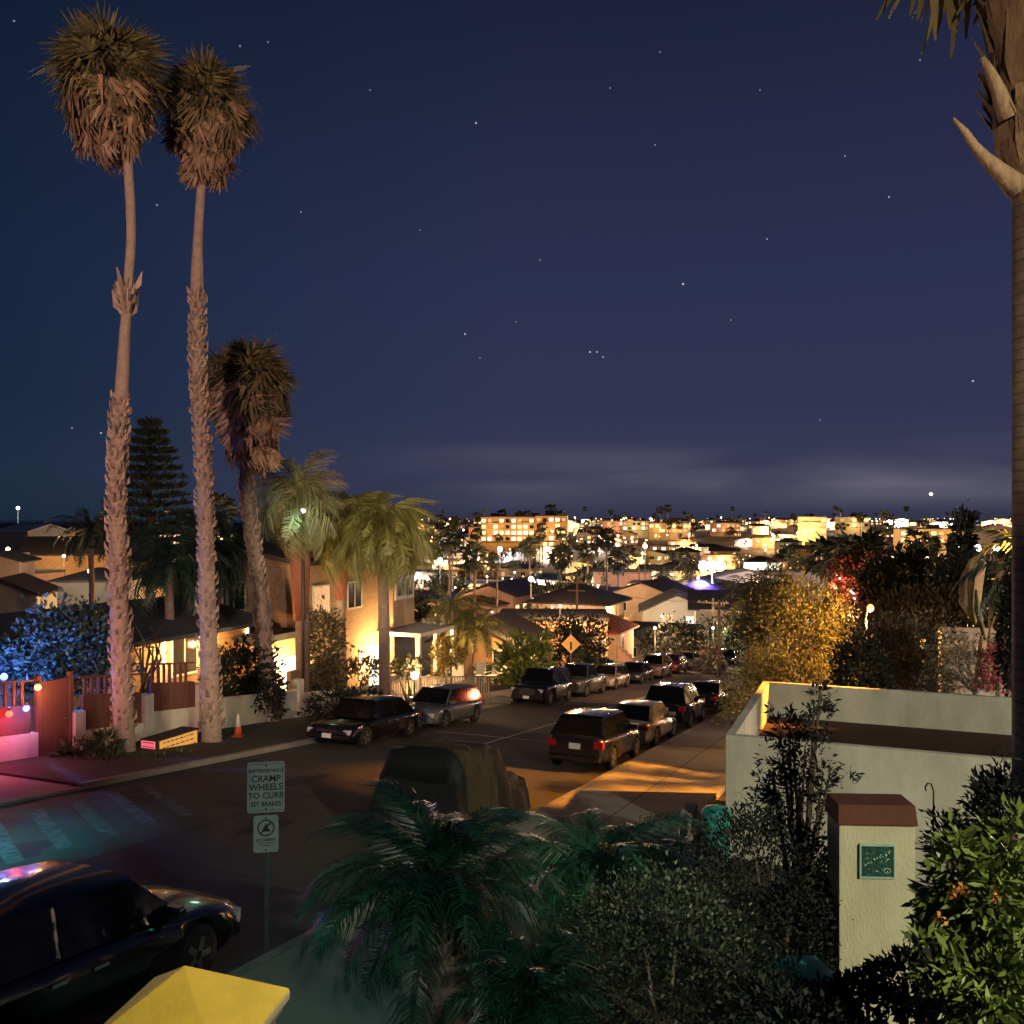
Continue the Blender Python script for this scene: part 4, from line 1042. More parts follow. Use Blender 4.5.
washingtonia('fan_palm', 'tallest fan palm, its thick crown at the upper left beside a twin', [(125, 757), (119, 600), (117, 480), (121, 400), (127, 300), (131, 230), (127, 150)], 25.2, [.30, .235, .22, .19, .125, .125, .125],
             [(.04, .50), (.635, .69, .42)], (109, 104, 1.5, 1.9), 3, dead=120, nf=90)
washingtonia('fan_palm', 'second tallest fan palm, shaggy below and smooth near its crown', [(212, 748), (208, 620), (204, 480), (198, 380), (197, 290), (198, 235), (203, 160)], 27.6, [.32, .25, .22, .20, .20, .135, .125],
             [(.04, .66)], (206, 130, 1.4, 1.9), 5, dead=120, nf=90)
washingtonia('fan_palm', 'shorter fan palm with a long hanging skirt of dead fronds', [(270, 722), (264, 640), (256, 560), (246, 490), (248, 430)], 33.0, [.36, .27, .24, .22, .2], [(.04, .8)], (250, 412, 1.68, 2.7), 9, nf=90, dead=130, bark='palm_bark_dark')

def queen(name, label, pts, t, radii, crown, seed, group='feather palms on the left', nf=22, fl=2.6, mats='feather_green', hi=65, lo=-35, arch=1.5, bark='palm_bark_dark', leaf=.6, hang=.7, n=34, boots=None, shaft=None, cz=None, w=.03):
    base, path = path_px(pts, t); g = G(base.x, base.y); base2 = Vector((base.x, base.y, g)); root = empty(name, base2); tag(root, label, 'palm tree', group)
    off = base-base2; path = [p+off for p in path]; path[0].z = min(path[0].z, -.1)
    mb = trunk_mesh(path, radii, boots, seed) ; mb.build('trunk', M[bark], root)
    cc = at(crown[0], t, crown[1])-base2; rs = np.random.RandomState(seed)
    fr = [feather_frond(rs, 1.0, n, arch, leaf/fl, hang, w/fl) for _ in range(4)]; Q = []
    for i in range(nf):
        az = i*2.39996+rs.normal()*.15; el = R(hi)+(R(lo)-R(hi))*(i/nf)**.9+rs.normal()*.08
        Q.append(place(fr[i % 4], rotm(az, el, rs.normal()*.15), (cc.x, cc.y, cc.z), fl*(.85+.3*rs.random())))
    link('crown', quads_mesh('crown', np.concatenate(Q), M[mats]), root)
    if shaft:
        sp = [at(a, t, b)-base2 for a, b in shaft[0]]; q = MB(); q.tube(sp, shaft[1], 12); q.build('crownshaft', M['palm_red'], root)
    return root
queen('feather_palm', 'palm with a swollen reddish shaft and a green glow in its crown', [(303, 715), (302, 620), (301, 560)], 37, [.30, .28, .30], (299, 500), 11, nf=34, fl=2.3, hi=85, lo=-60, arch=1.2, leaf=.7, hang=1.0, mats='fan_green', shaft=([(301, 620), (300, 560), (301, 525), (303, 508)], [.31, .43, .40, .2]))
queen('feather_palm', 'feather palm with arching amber fronds, left of the porch lamp', [(342, 702), (341, 620), (341, 560), (344, 530)], 41, [.24, .22, .26, .2], (346, 520), 12, nf=48, fl=2.6, arch=2.1, w=.035, leaf=.85, hi=75, lo=-35, hang=1.3, n=44, shaft=([(341, 600), (341, 570), (345, 545)], [.24, .34, .2]))
queen('feather_palm', 'feather palm with drooping fronds in front of the porch lamp', [(385, 702), (384, 620), (383, 560), (384, 535)], 40, [.27, .25, .22, .2], (385, 528), 13, nf=50, fl=2.8, arch=2.1, w=.035, leaf=.85, hi=75, lo=-35, hang=1.3, n=44)
for i, (px0_, px1_, top, t, lb) in enumerate(((455, 452, 606, 50, 'leftmost of the three thin palms by the lane'), (461, 466, 620, 51, 'middle thin palm leaning over the lane corner'), (466, 477, 628, 50, 'rightmost thin palm leaning toward the cottage'))):
    queen('slender_palm', lb, [(px0_, 697), ((px0_+px1_)/2, 660), (px1_, top)], t, [.13, .11, .09], (px1_, top), 21+i, 'thin palms by the lane', nf=15, fl=2.3, arch=1.5, leaf=.5, bark='palm_smooth')
# dark background palms and pine behind the bungalow
for i, (px, by_, cy_, t, lb) in enumerate(((170, 690, 560, 36, 'dark feather palm behind the bungalow right of the tallest palm'), (199, 690, 540, 39, 'dark feather palm hidden behind the second tallest trunk'),
                                  (229, 690, 548, 42, 'dark feather palm just left of the hanging skirt'), (258, 690, 560, 44, 'dark feather palm between the bungalow and the shingled house'), (92, 640, 530, 60, 'dark feather palm left of the tallest trunk, far back'))):
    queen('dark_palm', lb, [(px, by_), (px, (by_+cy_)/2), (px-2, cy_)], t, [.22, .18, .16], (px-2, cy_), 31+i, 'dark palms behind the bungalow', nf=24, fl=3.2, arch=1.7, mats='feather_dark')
base = at(150, 55); root = empty('norfolk_pine', base); tag(root, 'dim layered pine rising between the two tallest palms', 'pine tree')
ht = at(150, 55, 418).z-base.z; q = MB(); q.tube([(0, 0, 0), (0, 0, ht*.5), (0, 0, ht)], [.35, .22, .04], 8); q.build('trunk', M['bark'], root)
rs = np.random.RandomState(8); Q = []
for k in range(15):
    z = ht*(.99-.036*k-.02); r_ = .3+2.9*(k/14)**.8
    for j in range(7):
        az = j*2*math.pi/7+k*.5; n_ = 70; u = rs.random(n_)**.7; P_ = np.stack([np.cos(az)*r_*u, np.sin(az)*r_*u, z+r_*u*.1+rs.normal(size=n_)*.03], 1)+rs.normal(size=(n_, 3))*.06
        Q.append(leaves(P_, np.stack([np.cos(az)+rs.normal(size=n_)*.6, np.sin(az)+rs.normal(size=n_)*.6, .5+0*u], 1), .5, .2, rs))
link('crown', quads_mesh('crown', np.concatenate(Q), mat('pine_needles', (.05, .075, .055), .8, .3, 1, island=.4)), root)

# trunk and torn leaf bases at the right edge
b = at(1046, 9.0); root = empty('near_palm', (b.x, 9.0, G(b.x, 9.0))); tag(root, 'thick palm trunk cut by the right edge with torn leaf stubs at its top', 'palm tree')
gz = G(b.x, 9.0); q = trunk_mesh([(0, 0, 0), (.01, 0, 3), (0, 0, 6), (0, 0, -gz+3.2)], [.34, .31, .30, .30], None, 1); q.build('trunk', M['palm_ringed'], root)
def P9(px, py, t=9.0): p_ = at(px, t, py); return (p_.x-b.x, t-9.0, p_.z-gz)
q = MB(); q.tube([P9(1046, 200), P9(1045, 160), P9(1048, 110), P9(1046, 60), P9(1044, 10), P9(1045, -60)], [.30, .36, .40, .42, .48, .55], 14)
rs_ = random.Random(2)
for k in range(130):
    a = rs_.uniform(0, 2*math.pi); z = -70+250*(k/130); c0 = Vector(P9(1046, z)); r0 = .32+.14*(1-k/130); d = Vector((math.cos(a), math.sin(a), 0)); s = Vector((-d.y, d.x, 0)); w = rs_.uniform(.06, .11)
    p0 = c0+d*r0; p1 = p0+d*.13+Vector((0, 0, .25)); p2 = p0+d*rs_.uniform(.12, .3)+Vector((0, 0, rs_.uniform(.4, .75)))
    q.add([p0-s*w, p0+s*w, p1+s*w*.9, p1-s*w*.9, p2+s*w*.4, p2-s*w*.4, p0-d*.1, p1-d*.06], ((0, 1, 2, 3), (3, 2, 4, 5), (1, 0, 6), (3, 5, 7), (4, 2, 7)))
q.build('leaf_bases', M['stub'], root)
q = MB(); q.tube([P9(1018, 188, 8.9), P9(1000, 172, 8.85), P9(985, 158, 8.8), P9(974, 146, 8.75), P9(965, 132, 8.7), P9(953, 118, 8.7)], [.12, .085, .06, .047, .036, .012], 8); q.build('broken_stub', M['stub'], root)
q = MB(); q.tube([P9(1008, 118, 8.8), P9(998, 90, 8.75), P9(990, 72, 8.7), P9(982, 58, 8.7)], [.09, .07, .05, .03], 8); q.build('leaf_stub', M['stub'], root)
rs = np.random.RandomState(5); Q = []
for i in range(46):
    az = i*2.39996; Q.append(place(fan_frond(rs, 1.0, 13), rotm(az, R(60)-R(95)*(i/46), rs.normal()*.4), P9(1046, -150), 1.75))
link('crown', quads_mesh('crown', np.concatenate(Q), M['fan_green']), root)

# ================================================================ near shrubs
def shrub(name, label, loc, blobs, n, size, m, seed, cat='shrub', aspect=.45, stem=True, group=None, **kw):
    root = empty(name, loc); tag(root, label, cat, group)
    link('foliage', quads_mesh('foliage', cloud(blobs, n, size, seed, aspect, **kw), m), root)
    if stem:
        q = MB(); rs_ = random.Random(seed)
        for bl in blobs[:8]:
            for k in range(2): q.tube([(rs_.uniform(-.1, .1), rs_.uniform(-.1, .1), -.2), (bl[0]*.5, bl[1]*.5, bl[2]*.5), (bl[0]+rs_.uniform(-.3, .3)*bl[3], bl[1], bl[2]+bl[5]*.4)], [.05, .035, .012], 5)
        q.build('stem', M['bark'], root)
    return root
def pxb(px, py, t, wpx, hpx, base):  # blob filling a picture box, as local ellipsoid from base
    c_ = at(px, t, py)-Vector(base); r = wpx/2/F*t; return (c_.x, c_.y, c_.z, r, r, hpx/2/F*t)
b = at(665, 7.5); shrub('clipped_bush', 'large clipped round bush of small pale tipped leaves at the bottom centre', b, [pxb(664, 985, 7.5, 200, 190, b)], 17000, .042, mat('leaf_small', (.036, .050, .026), .5, .3, 1, island=.95), 41, shell=.95, clump=.03)
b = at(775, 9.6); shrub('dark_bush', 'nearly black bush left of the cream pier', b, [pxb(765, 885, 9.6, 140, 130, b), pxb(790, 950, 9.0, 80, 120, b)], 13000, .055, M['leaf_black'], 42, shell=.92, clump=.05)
b = at(800, 13.0); shrub('wispy_shrub', 'tall airy dark shrub in front of the white parapet', b, [pxb(800, 760, 13, 60, 70, b), pxb(785, 735, 13, 40, 50, b), pxb(815, 725, 13, 44, 60, b), pxb(820, 695, 13, 20, 40, b), pxb(825, 780, 13, 40, 40, b), pxb(790, 800, 13, 90, 60, b), pxb(770, 780, 13, 40, 30, b)], 2600, .10, M['leaf_black'], 43, aspect=.3, shell=.3, clump=.5)
b = at(975, 6.2); shrub('flowering_shrub', 'bright green shrub with narrow leaves and orange blooms in the lower right corner', b, [pxb(985, 900, 6.2, 110, 120, b), pxb(955, 880, 6.2, 60, 90, b), pxb(1010, 850, 6.4, 60, 80, b), pxb(990, 980, 5.9, 110, 110, b), pxb(940, 960, 6.0, 50, 60, b)], 3800, .115, M['leaf_bright'], 44, aspect=.3, shell=.45, clump=.3, droop=.5)
o = [x for x in col.objects if x.name == 'flowering_shrub'][0]
rs = np.random.RandomState(3)
for (px, py) in ((954, 893), (962, 890), (996, 897), (938, 918)):
    c_ = at(px, 5.75, py)-b; P_ = np.array([c_]*26)+rs.normal(size=(26, 3))*.014; link('flower', quads_mesh('flower', leaves(P_, rs.normal(size=(26, 3)), .035, .6, rs), M['flower_orange']), o)
b = at(1000, 9.5); shrub('dark_bush', 'dark spiky bush against the white wall above the flowering shrub', b, [pxb(1000, 810, 9.5, 70, 70, b), pxb(960, 845, 9.5, 60, 50, b), pxb(1020, 840, 9.0, 80, 130, b)], 5000, .09, M['leaf_black'], 45, aspect=.3, shell=.6)
b = at(890, 6.6); shrub('dark_bush', 'dark low bush hiding the foot of the cream pier', b, [pxb(905, 985, 6.6, 70, 60, b), pxb(860, 1005, 6.6, 70, 50, b), pxb(800, 1020, 6.6, 120, 60, b)], 4000, .07, M['leaf_black'], 46, shell=.6)
# foreground feather palms
queen('garden_palm', 'near feather palm with glinting blue green fronds behind the sign post', [(445, 1060), (445, 980), (440, 905)], 8.0, [.24, .2, .17], (437, 890), 51, 'feather palms in the near garden', nf=44, fl=1.35, hi=82, lo=-20, arch=1.9, mats='leaf_teal', leaf=.27, hang=.45, n=84, w=.009, boots=[(0, 1, .1)])
queen('garden_palm', 'near feather palm spreading below the orange lit pavement', [(605, 1030), (600, 940), (602, 868)], 11.5, [.18, .15, .12], (602, 868), 52, 'feather palms in the near garden', nf=40, fl=1.6, hi=55, lo=-15, arch=1.7, mats='leaf_teal', leaf=.34, hang=.5, n=80, w=.010)
queen('garden_palm', 'small feather palm at the bottom edge left of the clipped bush', [(540, 1080), (530, 1040), (527, 1000)], 6.8, [.1, .09, .08], (527, 1000), 53, 'feather palms in the near garden', nf=30, fl=.7, hi=80, lo=-20, arch=1.6, mats='leaf_teal', leaf=.18, hang=.5, n=60, w=.008)
b = at(690, 12.0); shrub('dark_bush', 'dark bush between the spreading palm and the pale wall end', b, [pxb(655, 855, 12, 90, 36, b)], 2500, .07, M['leaf_teal'], 47, aspect=.25, shell=.5)

# left verge planting
b = at(100, 24.5); shrub('succulent_bed', 'low spiky planting at the foot of the tallest palm', b, [pxb(95, 765, 24.0, 60, 16, b), pxb(75, 755, 24.0, 30, 24, b), pxb(150, 765, 24.5, 60, 12, b), pxb(105, 745, 24.5, 30, 26, b)], 1500, .22, M['leaf_green'], 48, aspect=.25, stem=False)
b = at(55, 28.0); shrub('garden_tree', 'leafy tree glowing blue beside the coloured bulbs', b, [pxb(60, 650, 28, 90, 90, b), pxb(30, 660, 28, 70, 70, b), pxb(90, 640, 28, 60, 70, b), pxb(110, 670, 28, 40, 60, b)], 7000, .19, mat('leaf_bluish', (.05, .085, .06), .5, .3, 1, island=.6), 49, cat='tree', shell=.5)
b = at(243, 33.0); shrub('round_bush', 'round dark bush rising over the plain stucco wall', b, [pxb(243, 680, 33, 62, 70, b), pxb(262, 695, 33, 40, 50, b)], 5000, .2, M['leaf_black'], 50, shell=.75)
b = at(330, 38.0); shrub('patio_shrub', 'rust brown shrub between the lit doorway and the feather palm', b, [pxb(325, 640, 38, 40, 70, b), pxb(322, 675, 38, 50, 50, b)], 2500, .22, M['leaf_olive'], 60)
b = at(350, 33.5); shrub('patio_shrub', 'dark hedge behind the black sedan', b, [pxb(330, 705, 33.5, 50, 30, b), pxb(360, 700, 34, 50, 24, b)], 2500, .15, M['leaf_black'], 61)
b = at(410, 42.0); shrub('porch_plants', 'potted plants crowded in front of the lit porch', b, [pxb(365, 668, 42, 30, 26, b), pxb(408, 668, 42, 30, 22, b), pxb(395, 672, 41.5, 16, 20, b)], 1300, .2, M['leaf_olive'], 62)
b = at(450, 47.0); shrub('lane_shrub', 'yellow green leafy bush by the thin palms', b, [pxb(440, 660, 47, 22, 40, b), pxb(452, 650, 47, 20, 30, b)], 900, .3, M['leaf_yellow'], 63, aspect=.25)
for i, (px, py, w_, h_, t, mk, lb, n_, sz) in enumerate((
    (525, 662, 46, 60, 56, 'leaf_bright', 'spiky strelitzia clump left of the diamond sign', 1800, .55),
    (548, 640, 60, 60, 70, 'leaf_dark', 'dark bushy tree above the strelitzia clump', 3200, .35),
    (585, 640, 44, 50, 72, 'leaf_black', 'black round tree against the terracotta roof', 2600, .35),
    (590, 668, 44, 26, 62, 'leaf_dark', 'dark shrub behind the pale wagon', 1500, .3),
    (495, 672, 50, 16, 60, 'leaf_green', 'low shrub row in front of the cottage', 1200, .25),
    (620, 672, 60, 16, 74, 'leaf_dark', 'low dark hedge under the stairs', 1200, .3),
    (672, 640, 60, 40, 88, 'leaf_black', 'black hedge below the grey gabled house', 2400, .4),
    (710, 660, 26, 40, 76, 'leaf_pale', 'pale feathery tree beside the utility pole', 900, .4),
    (735, 635, 60, 36, 95, 'leaf_black', 'black tree clump right of the crossarm pole', 2400, .45))):
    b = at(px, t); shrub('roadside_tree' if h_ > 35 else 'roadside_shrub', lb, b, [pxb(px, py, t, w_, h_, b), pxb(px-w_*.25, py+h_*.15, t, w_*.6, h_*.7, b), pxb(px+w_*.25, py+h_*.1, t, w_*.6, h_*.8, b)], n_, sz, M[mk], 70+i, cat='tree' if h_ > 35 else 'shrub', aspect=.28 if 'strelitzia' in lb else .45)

# right side, behind the white building
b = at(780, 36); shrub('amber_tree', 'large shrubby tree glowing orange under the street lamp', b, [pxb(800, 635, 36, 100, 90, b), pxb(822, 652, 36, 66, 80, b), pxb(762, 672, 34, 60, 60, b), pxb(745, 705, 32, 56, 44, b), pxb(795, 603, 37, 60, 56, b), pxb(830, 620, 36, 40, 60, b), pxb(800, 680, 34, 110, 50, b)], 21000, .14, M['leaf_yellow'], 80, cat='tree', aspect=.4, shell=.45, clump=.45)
b = at(765, 46); shrub('conifer', 'rusty conifer standing behind the amber tree', b, [pxb(770, 605, 46, 46, 50, b), pxb(772, 583, 46, 26, 34, b), pxb(758, 625, 46, 36, 36, b)], 3500, .3, M['leaf_olive'], 81, cat='tree', aspect=.2)
b = at(858, 27); shrub('round_bush', 'round black green bush touching the back parapet', b, [pxb(862, 675, 26, 50, 66, b)], 3500, .14, M['leaf_black'], 82, shell=.8)
b = at(930, 28); shrub('wiry_hedge', 'wide hedge of tangled grey brown twigs behind the back parapet', b, [pxb(895, 655, 28, 80, 70, b), pxb(930, 645, 28, 60, 60, b), pxb(870, 640, 29, 60, 50, b), pxb(915, 680, 27, 80, 40, b)], 9000, .16, mat('leaf_wiry', (.12, .10, .06), .8, .3, 1, island=.6), 83, aspect=.22, shell=.4, clump=.4)
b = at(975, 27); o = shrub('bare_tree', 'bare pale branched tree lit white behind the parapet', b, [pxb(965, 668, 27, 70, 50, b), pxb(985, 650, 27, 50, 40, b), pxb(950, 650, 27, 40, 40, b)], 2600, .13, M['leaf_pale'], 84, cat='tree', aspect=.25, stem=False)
q = MB(); rs_ = random.Random(9)
for k in range(16):
    a = rs_.uniform(-1.2, 1.2); r0 = rs_.uniform(.8, 1.9); z0 = at(972, 27, 692).z-b.z
    q.tube([(0, 0, z0-1.5), (0, 0, z0), (math.sin(a)*r0*.5, rs_.uniform(-.4, .4), z0+.5+rs_.random()*.3), (math.sin(a)*r0, rs_.uniform(-.6, .6), z0+math.cos(a)*1.5)], [.08, .07, .04, .015], 6)
q.build('branches', M['stucco_grey'], o)
b = at(1002, 26); shrub('flowering_shrub', 'pink lit flowering shrub at the right end of the back parapet', b, [pxb(998, 668, 26, 34, 46, b), pxb(1010, 640, 26, 24, 30, b)], 1500, .12, M['flower_pink'], 85)
b = at(1015, 21); shrub('cypress', 'black columnar cypress at the right edge', b, [pxb(1016, 640, 21, 30, 110, b), pxb(1018, 600, 21, 22, 80, b)], 5000, .12, M['leaf_black'], 86, cat='tree', shell=.8)
# big dark tree mass
for i, (px, py, w_, h_, t, mk, lb, n_, sz) in enumerate((
    (930, 632, 160, 84, 48, 'leaf_brown', 'broad dark brown tree mass behind the orange street lamp', 13000, .3),
    (905, 575, 84, 50, 56, 'leaf_dark', 'dark domed tree above the brown tree mass', 4500, .35),
    (960, 585, 60, 60, 50, 'leaf_dark', 'dark leafy tree left of the giant leaves', 3500, .32),
    (962, 545, 24, 70, 70, 'leaf_black', 'narrow black conifer against the yellow town lights', 1800, .4),
    (860, 575, 50, 60, 62, 'leaf_brown', 'ragged brown tree next to the red lit palm', 2800, .35))):
    b = at(px, t); shrub('big_tree', lb, b, [pxb(px, py, t, w_, h_, b), pxb(px-w_*.28, py+h_*.2, t, w_*.55, h_*.7, b), pxb(px+w_*.28, py+h_*.15, t, w_*.55, h_*.75, b), pxb(px+w_*.1, py-h_*.25, t, w_*.5, h_*.5, b)], n_, sz, M[mk], 90+i, cat='tree', aspect=.4)
# giant dried leaves
b = at(985, 28); root = empty('giant_leaf_plant', b); tag(root, 'giant banana plant with tall tan leaves beside the cypress', 'banana plant')
def bigleaf(pts, widths, m, t=28):
    mb = MB(); mb.smooth = True
    for (px, py), w in zip(pts, widths):
        c_ = at(px, t, py)-b
        for u in (-1, -.5, 0, .5, 1): mb.v.append((c_.x+u*w, c_.y+abs(u)*w*.35, c_.z+.02*abs(u)))
    for i in range(len(pts)-1):
        for j in range(4): a = i*5+j; mb.f.append((a, a+1, a+6, a+5)); mb.m.append(0); mb.sm.append(True)
    o_ = mb.build('leaf', m, root); s_ = o_.modifiers.new('s', 'SOLIDIFY'); s_.thickness = .015
    q = MB(); q.tube([at(px, t, py)-b+Vector((0, -.02, 0)) for px, py in pts], .03, 6); q.build('midrib', M['banana_green'], o_)
bigleaf([(975, 625), (972, 605), (974, 580), (980, 560), (984, 553)], [.05, .34, .38, .28, .05], M['banana'])
bigleaf([(990, 628), (997, 605), (1004, 585), (1010, 565), (1008, 555)], [.05, .2, .3, .24, .05], M['banana'])
bigleaf([(1000, 640), (1004, 615), (1012, 590), (1019, 560), (1016, 545), (1010, 540)], [.05, .2, .2, .2, .15, .05], M['banana'])
bigleaf([(985, 640), (978, 610), (976, 590)], [.04, .12, .03], M['banana_green'], 27.6)
q = MB()
for px in (980, 988, 996): q.tube([at(px, 28, 690)-b, at(px, 28, 655)-b, at(px+3, 28, 625)-b], [.12, .1, .05], 8)
q.build('stalk', M['banana'], root)
q = MB(); c_ = at(985, 31); q.box(-1.5, .8, -.15, .15, -1.5, -c_.z+at(985, 31, 628).z+.0); tag(q.build('garden_wall', M['stucco_grey'], None, c_, (0, 0, -R(5))), 'pale garden wall below the giant leaves', 'wall')

# orange street lamp
p_ = at(866, 33); make_lamp('glowing orange street lamp above the shrubs on the right', p_, h=at(870, 33, 608).z-p_.z, globe=M['lamp_orange'], r=.14, power=2100, color=(1, .47, .11), arm=.15, name='street_lamp')

# bare crooked branches in front of the bungalow wall
b = at(148, 29.0); root = empty('bare_shrub', b); tag(root, 'bare crooked shrub against the orange lit bungalow wall', 'shrub')
rs_ = random.Random(12); q = MB()
for k in range(12):
    p0 = at(rs_.uniform(140, 160), 29, 690)-b; p1 = at(rs_.uniform(132, 166), 29, rs_.uniform(640, 665))-b; p2 = p1.lerp(at(rs_.uniform(128, 168), 29, rs_.uniform(622, 650))-b, 1)
    q.tube([Vector((0, 0, -.2)), p0, p1+Vector((0, rs_.uniform(-.4, .4), 0)), p2], [.06, .045, .03, .012], 5)
q.build('branches', M['bark'], root)

# a palm out of the picture at the right whose fronds throw streaks of shadow on the pavement
b = Vector((14.2, 24.0, G(14.2, 24.0))); root = empty('feather_palm', b); tag(root, 'feather palm behind the white building whose fronds shade the orange pavement', 'palm tree')
q = MB(); q.tube([(0, 0, -.2), (0, 0, 6.3)], [.16, .12], 8); q.build('trunk', M['palm_bark_dark'], root)
rs = np.random.RandomState(77); fr = feather_frond(rs, 1.0, 26, 1.5, .2, .5, .02)
link('crown', quads_mesh('crown', np.concatenate([place(fr, rotm(i*2.4, R(60)-R(80)*i/16, 0), (0, 0, 6.3), 2.6) for i in range(16)]), M['feather_dark']), root)
# ================================================================ houses one can point to
def ph(px, t, y_eave, **k):
    p_ = at(px, t); return make_house(loc=p_, h=-(y_eave-520)/F*t-p_.z, rz=k.pop('rz', -AZ), **k)
h1 = ph(579, 112, 600, name='hipped_house', label='two-storey house with a wide black hipped roof and a yellow lit balcony', cat='house', W_=9.2, D_=8.5, roof='hip', rise=2.1, wall=M['stucco_tan'], roofm=M['roof_dark'], ov=.9,
        wins=[('S', .6, 3.4, 1.1, 1.5, M['win_yellow']), ('E', -1, 3.2, 1.6, 1.2, M['win_yellow'])])
q = MB(); q.box(4.6, 6.0, -4.2, 4.2, 2.6, 2.75); q.box(5.9, 6.0, -4.2, 4.2, 2.75, 3.6); q.box(5.85, 6.05, -4.2, -4.0, -1, 5.3); q.build('balcony', M['stucco_orange'], h1); light('lamp_light', 'POINT', (5.4, -2.5, 4.6), 1800, (1, .6, .2), h1)
h2 = ph(676, 116, 608, name='gabled_house', label='grey gabled house with two small windows facing us beside the crossarm pole', cat='house', W_=8.6, D_=9, roof='gable', rise=2.3, axis='y', wall=M['stucco_grey'], roofm=M['roof_dark'], ov=.5, rz=-R(8),
        wins=[('S', -1.2, 3.7, 1.0, .9, M['win_soft']), ('S', 2.0, 3.3, 1.7, 1.4, M['win_white'])])
h3 = ph(505, 138, 592, name='ranch_house', label='dark roofed house with a row of lit side windows left of the black hipped roof', cat='house', W_=8, D_=13, roof='gable', rise=1.8, axis='y', wall=M['stucco_pink'], roofm=M['roof_blue'], ov=.9,
        wins=[('E', -5, 3.6, 1.3, 1.3, M['win_warm']), ('E', -2, 3.6, 1.3, 1.3, M['win_warm']), ('E', 1, 3.6, 1.0, 1.3, M['win_soft']), ('E', 4, 3.6, 1.3, 1.3, M['win_warm'])])
ph(480, 132, 602, name='ranch_house', label='low pink walled house with a shallow gable left of the tan flat building', cat='house', W_=8, D_=7, roof='gable', rise=1.0, axis='y', wall=M['stucco_pink'], roofm=M['roof_dark'], ov=.6, wins=[('S', 0, 2.6, 1.2, 1.0, M['win_dark'])])
h4 = ph(553, 80, 616, name='flat_building', label='long tan building with a pale flat roof below the black hipped roof', cat='house', W_=9.4, D_=7.5, roof='flat', wall=M['stucco_orange'], roofm=M['roof_grey'], rz=-R(4), wins=[('S', -1.6, 3.2, .3, 1.2, M['win_dark'])])
h5 = ph(606, 82, 628, name='tiled_house', label='narrow house under a red terracotta roof at the head of the outside stairs', cat='house', W_=3.6, D_=6, roof='hip', rise=1.5, wall=M['stucco_tan'], roofm=M['roof_tile'], ov=.45, wins=[('E', -1, 2.2, .8, 1.4, M['win_dark'])])
q = MB()
for k in range(9): q.box(2.0+k*.34, 2.34+k*.34, -3.3, -2.3, -1, 2.0-k*.3)
q.build('outside_stairs', M['stucco_pink'], h5)
ph(640, 93, 643, name='garden_shed', label='small grey gabled shed between the tiled house and the black hedge', cat='shed', W_=2.6, D_=5, roof='gable', rise=1.4, axis='y', wall=M['stucco_grey'], roofm=M['roof_dark'], ov=.3, wins=[('S', 0, .9, .5, .9, M['win_dark'])])
ph(655, 98, 630, name='flat_building', label='wide low grey roof in front of the grey gabled house', cat='house', W_=8.5, D_=6, roof='gable', rise=.9, wall=M['stucco_tan'], roofm=M['roof_grey'], ov=.8, wins=[('S', 2, 2.0, 1, .9, M['win_soft'])])
ph(735, 108, 606, name='carport_house', label='blue roofed house with a carport right of the crossarm pole', cat='house', W_=9.5, D_=7.5, roof='gable', rise=1.9, wall=M['stucco_grey'], roofm=M['roof_blue'], ov=.9, rz=-R(10), wins=[('S', -2, 2.2, 2.4, 1.4, M['win_dark'])])
ph(700, 150, 592, name='blue_roof_house', label='house whose roof glows violet just under the white floodlight', cat='house', W_=9, D_=8, roof='hip', rise=2.0, wall=M['stucco_grey'], roofm=M['roof_blue'], ov=.8)
ph(622, 205, 571, name='flat_building', label='long pinkish flat building with three small lit windows left of the floodlight', cat='house', W_=13, D_=9, roof='flat', wall=M['stucco_pink'], roofm=M['roof_dark'], rz=-R(6), wins=[('S', 3.0, 4.2, .8, 1.2, M['win_red']), ('S', 4.3, 4.2, .8, 1.2, M['win_white']), ('S', 1.8, 4.2, .8, 1.2, M['win_soft']), ('S', -3, 3.8, 2.4, 2, M['stucco_orange'])])
ph(745, 200, 577, name='white_hall', label='white walled hall with a low gable just right of the floodlight', cat='hall', W_=15, D_=12, roof='gable', rise=1.8, axis='y', wall=M['trim'], roofm=M['roof_white'], ov=.4, rz=-R(8))
ph(790, 230, 572, name='white_hall', label='long white flat hall beyond the amber tree', cat='hall', W_=16, D_=9, roof='flat', wall=M['trim'], roofm=M['roof_white'], rz=-R(6), wins=[('S', 0, 3, 2, 1, M['win_dark'])])
ph(655, 185, 583, name='flat_building', label='pale flat building glaring in the floodlight at its left', cat='house', W_=10, D_=9, roof='flat', wall=M['trim'], roofm=M['roof_grey'], rz=-R(15), wins=[('S', 0, 3, 1.6, 1.4, M['win_warm'])])
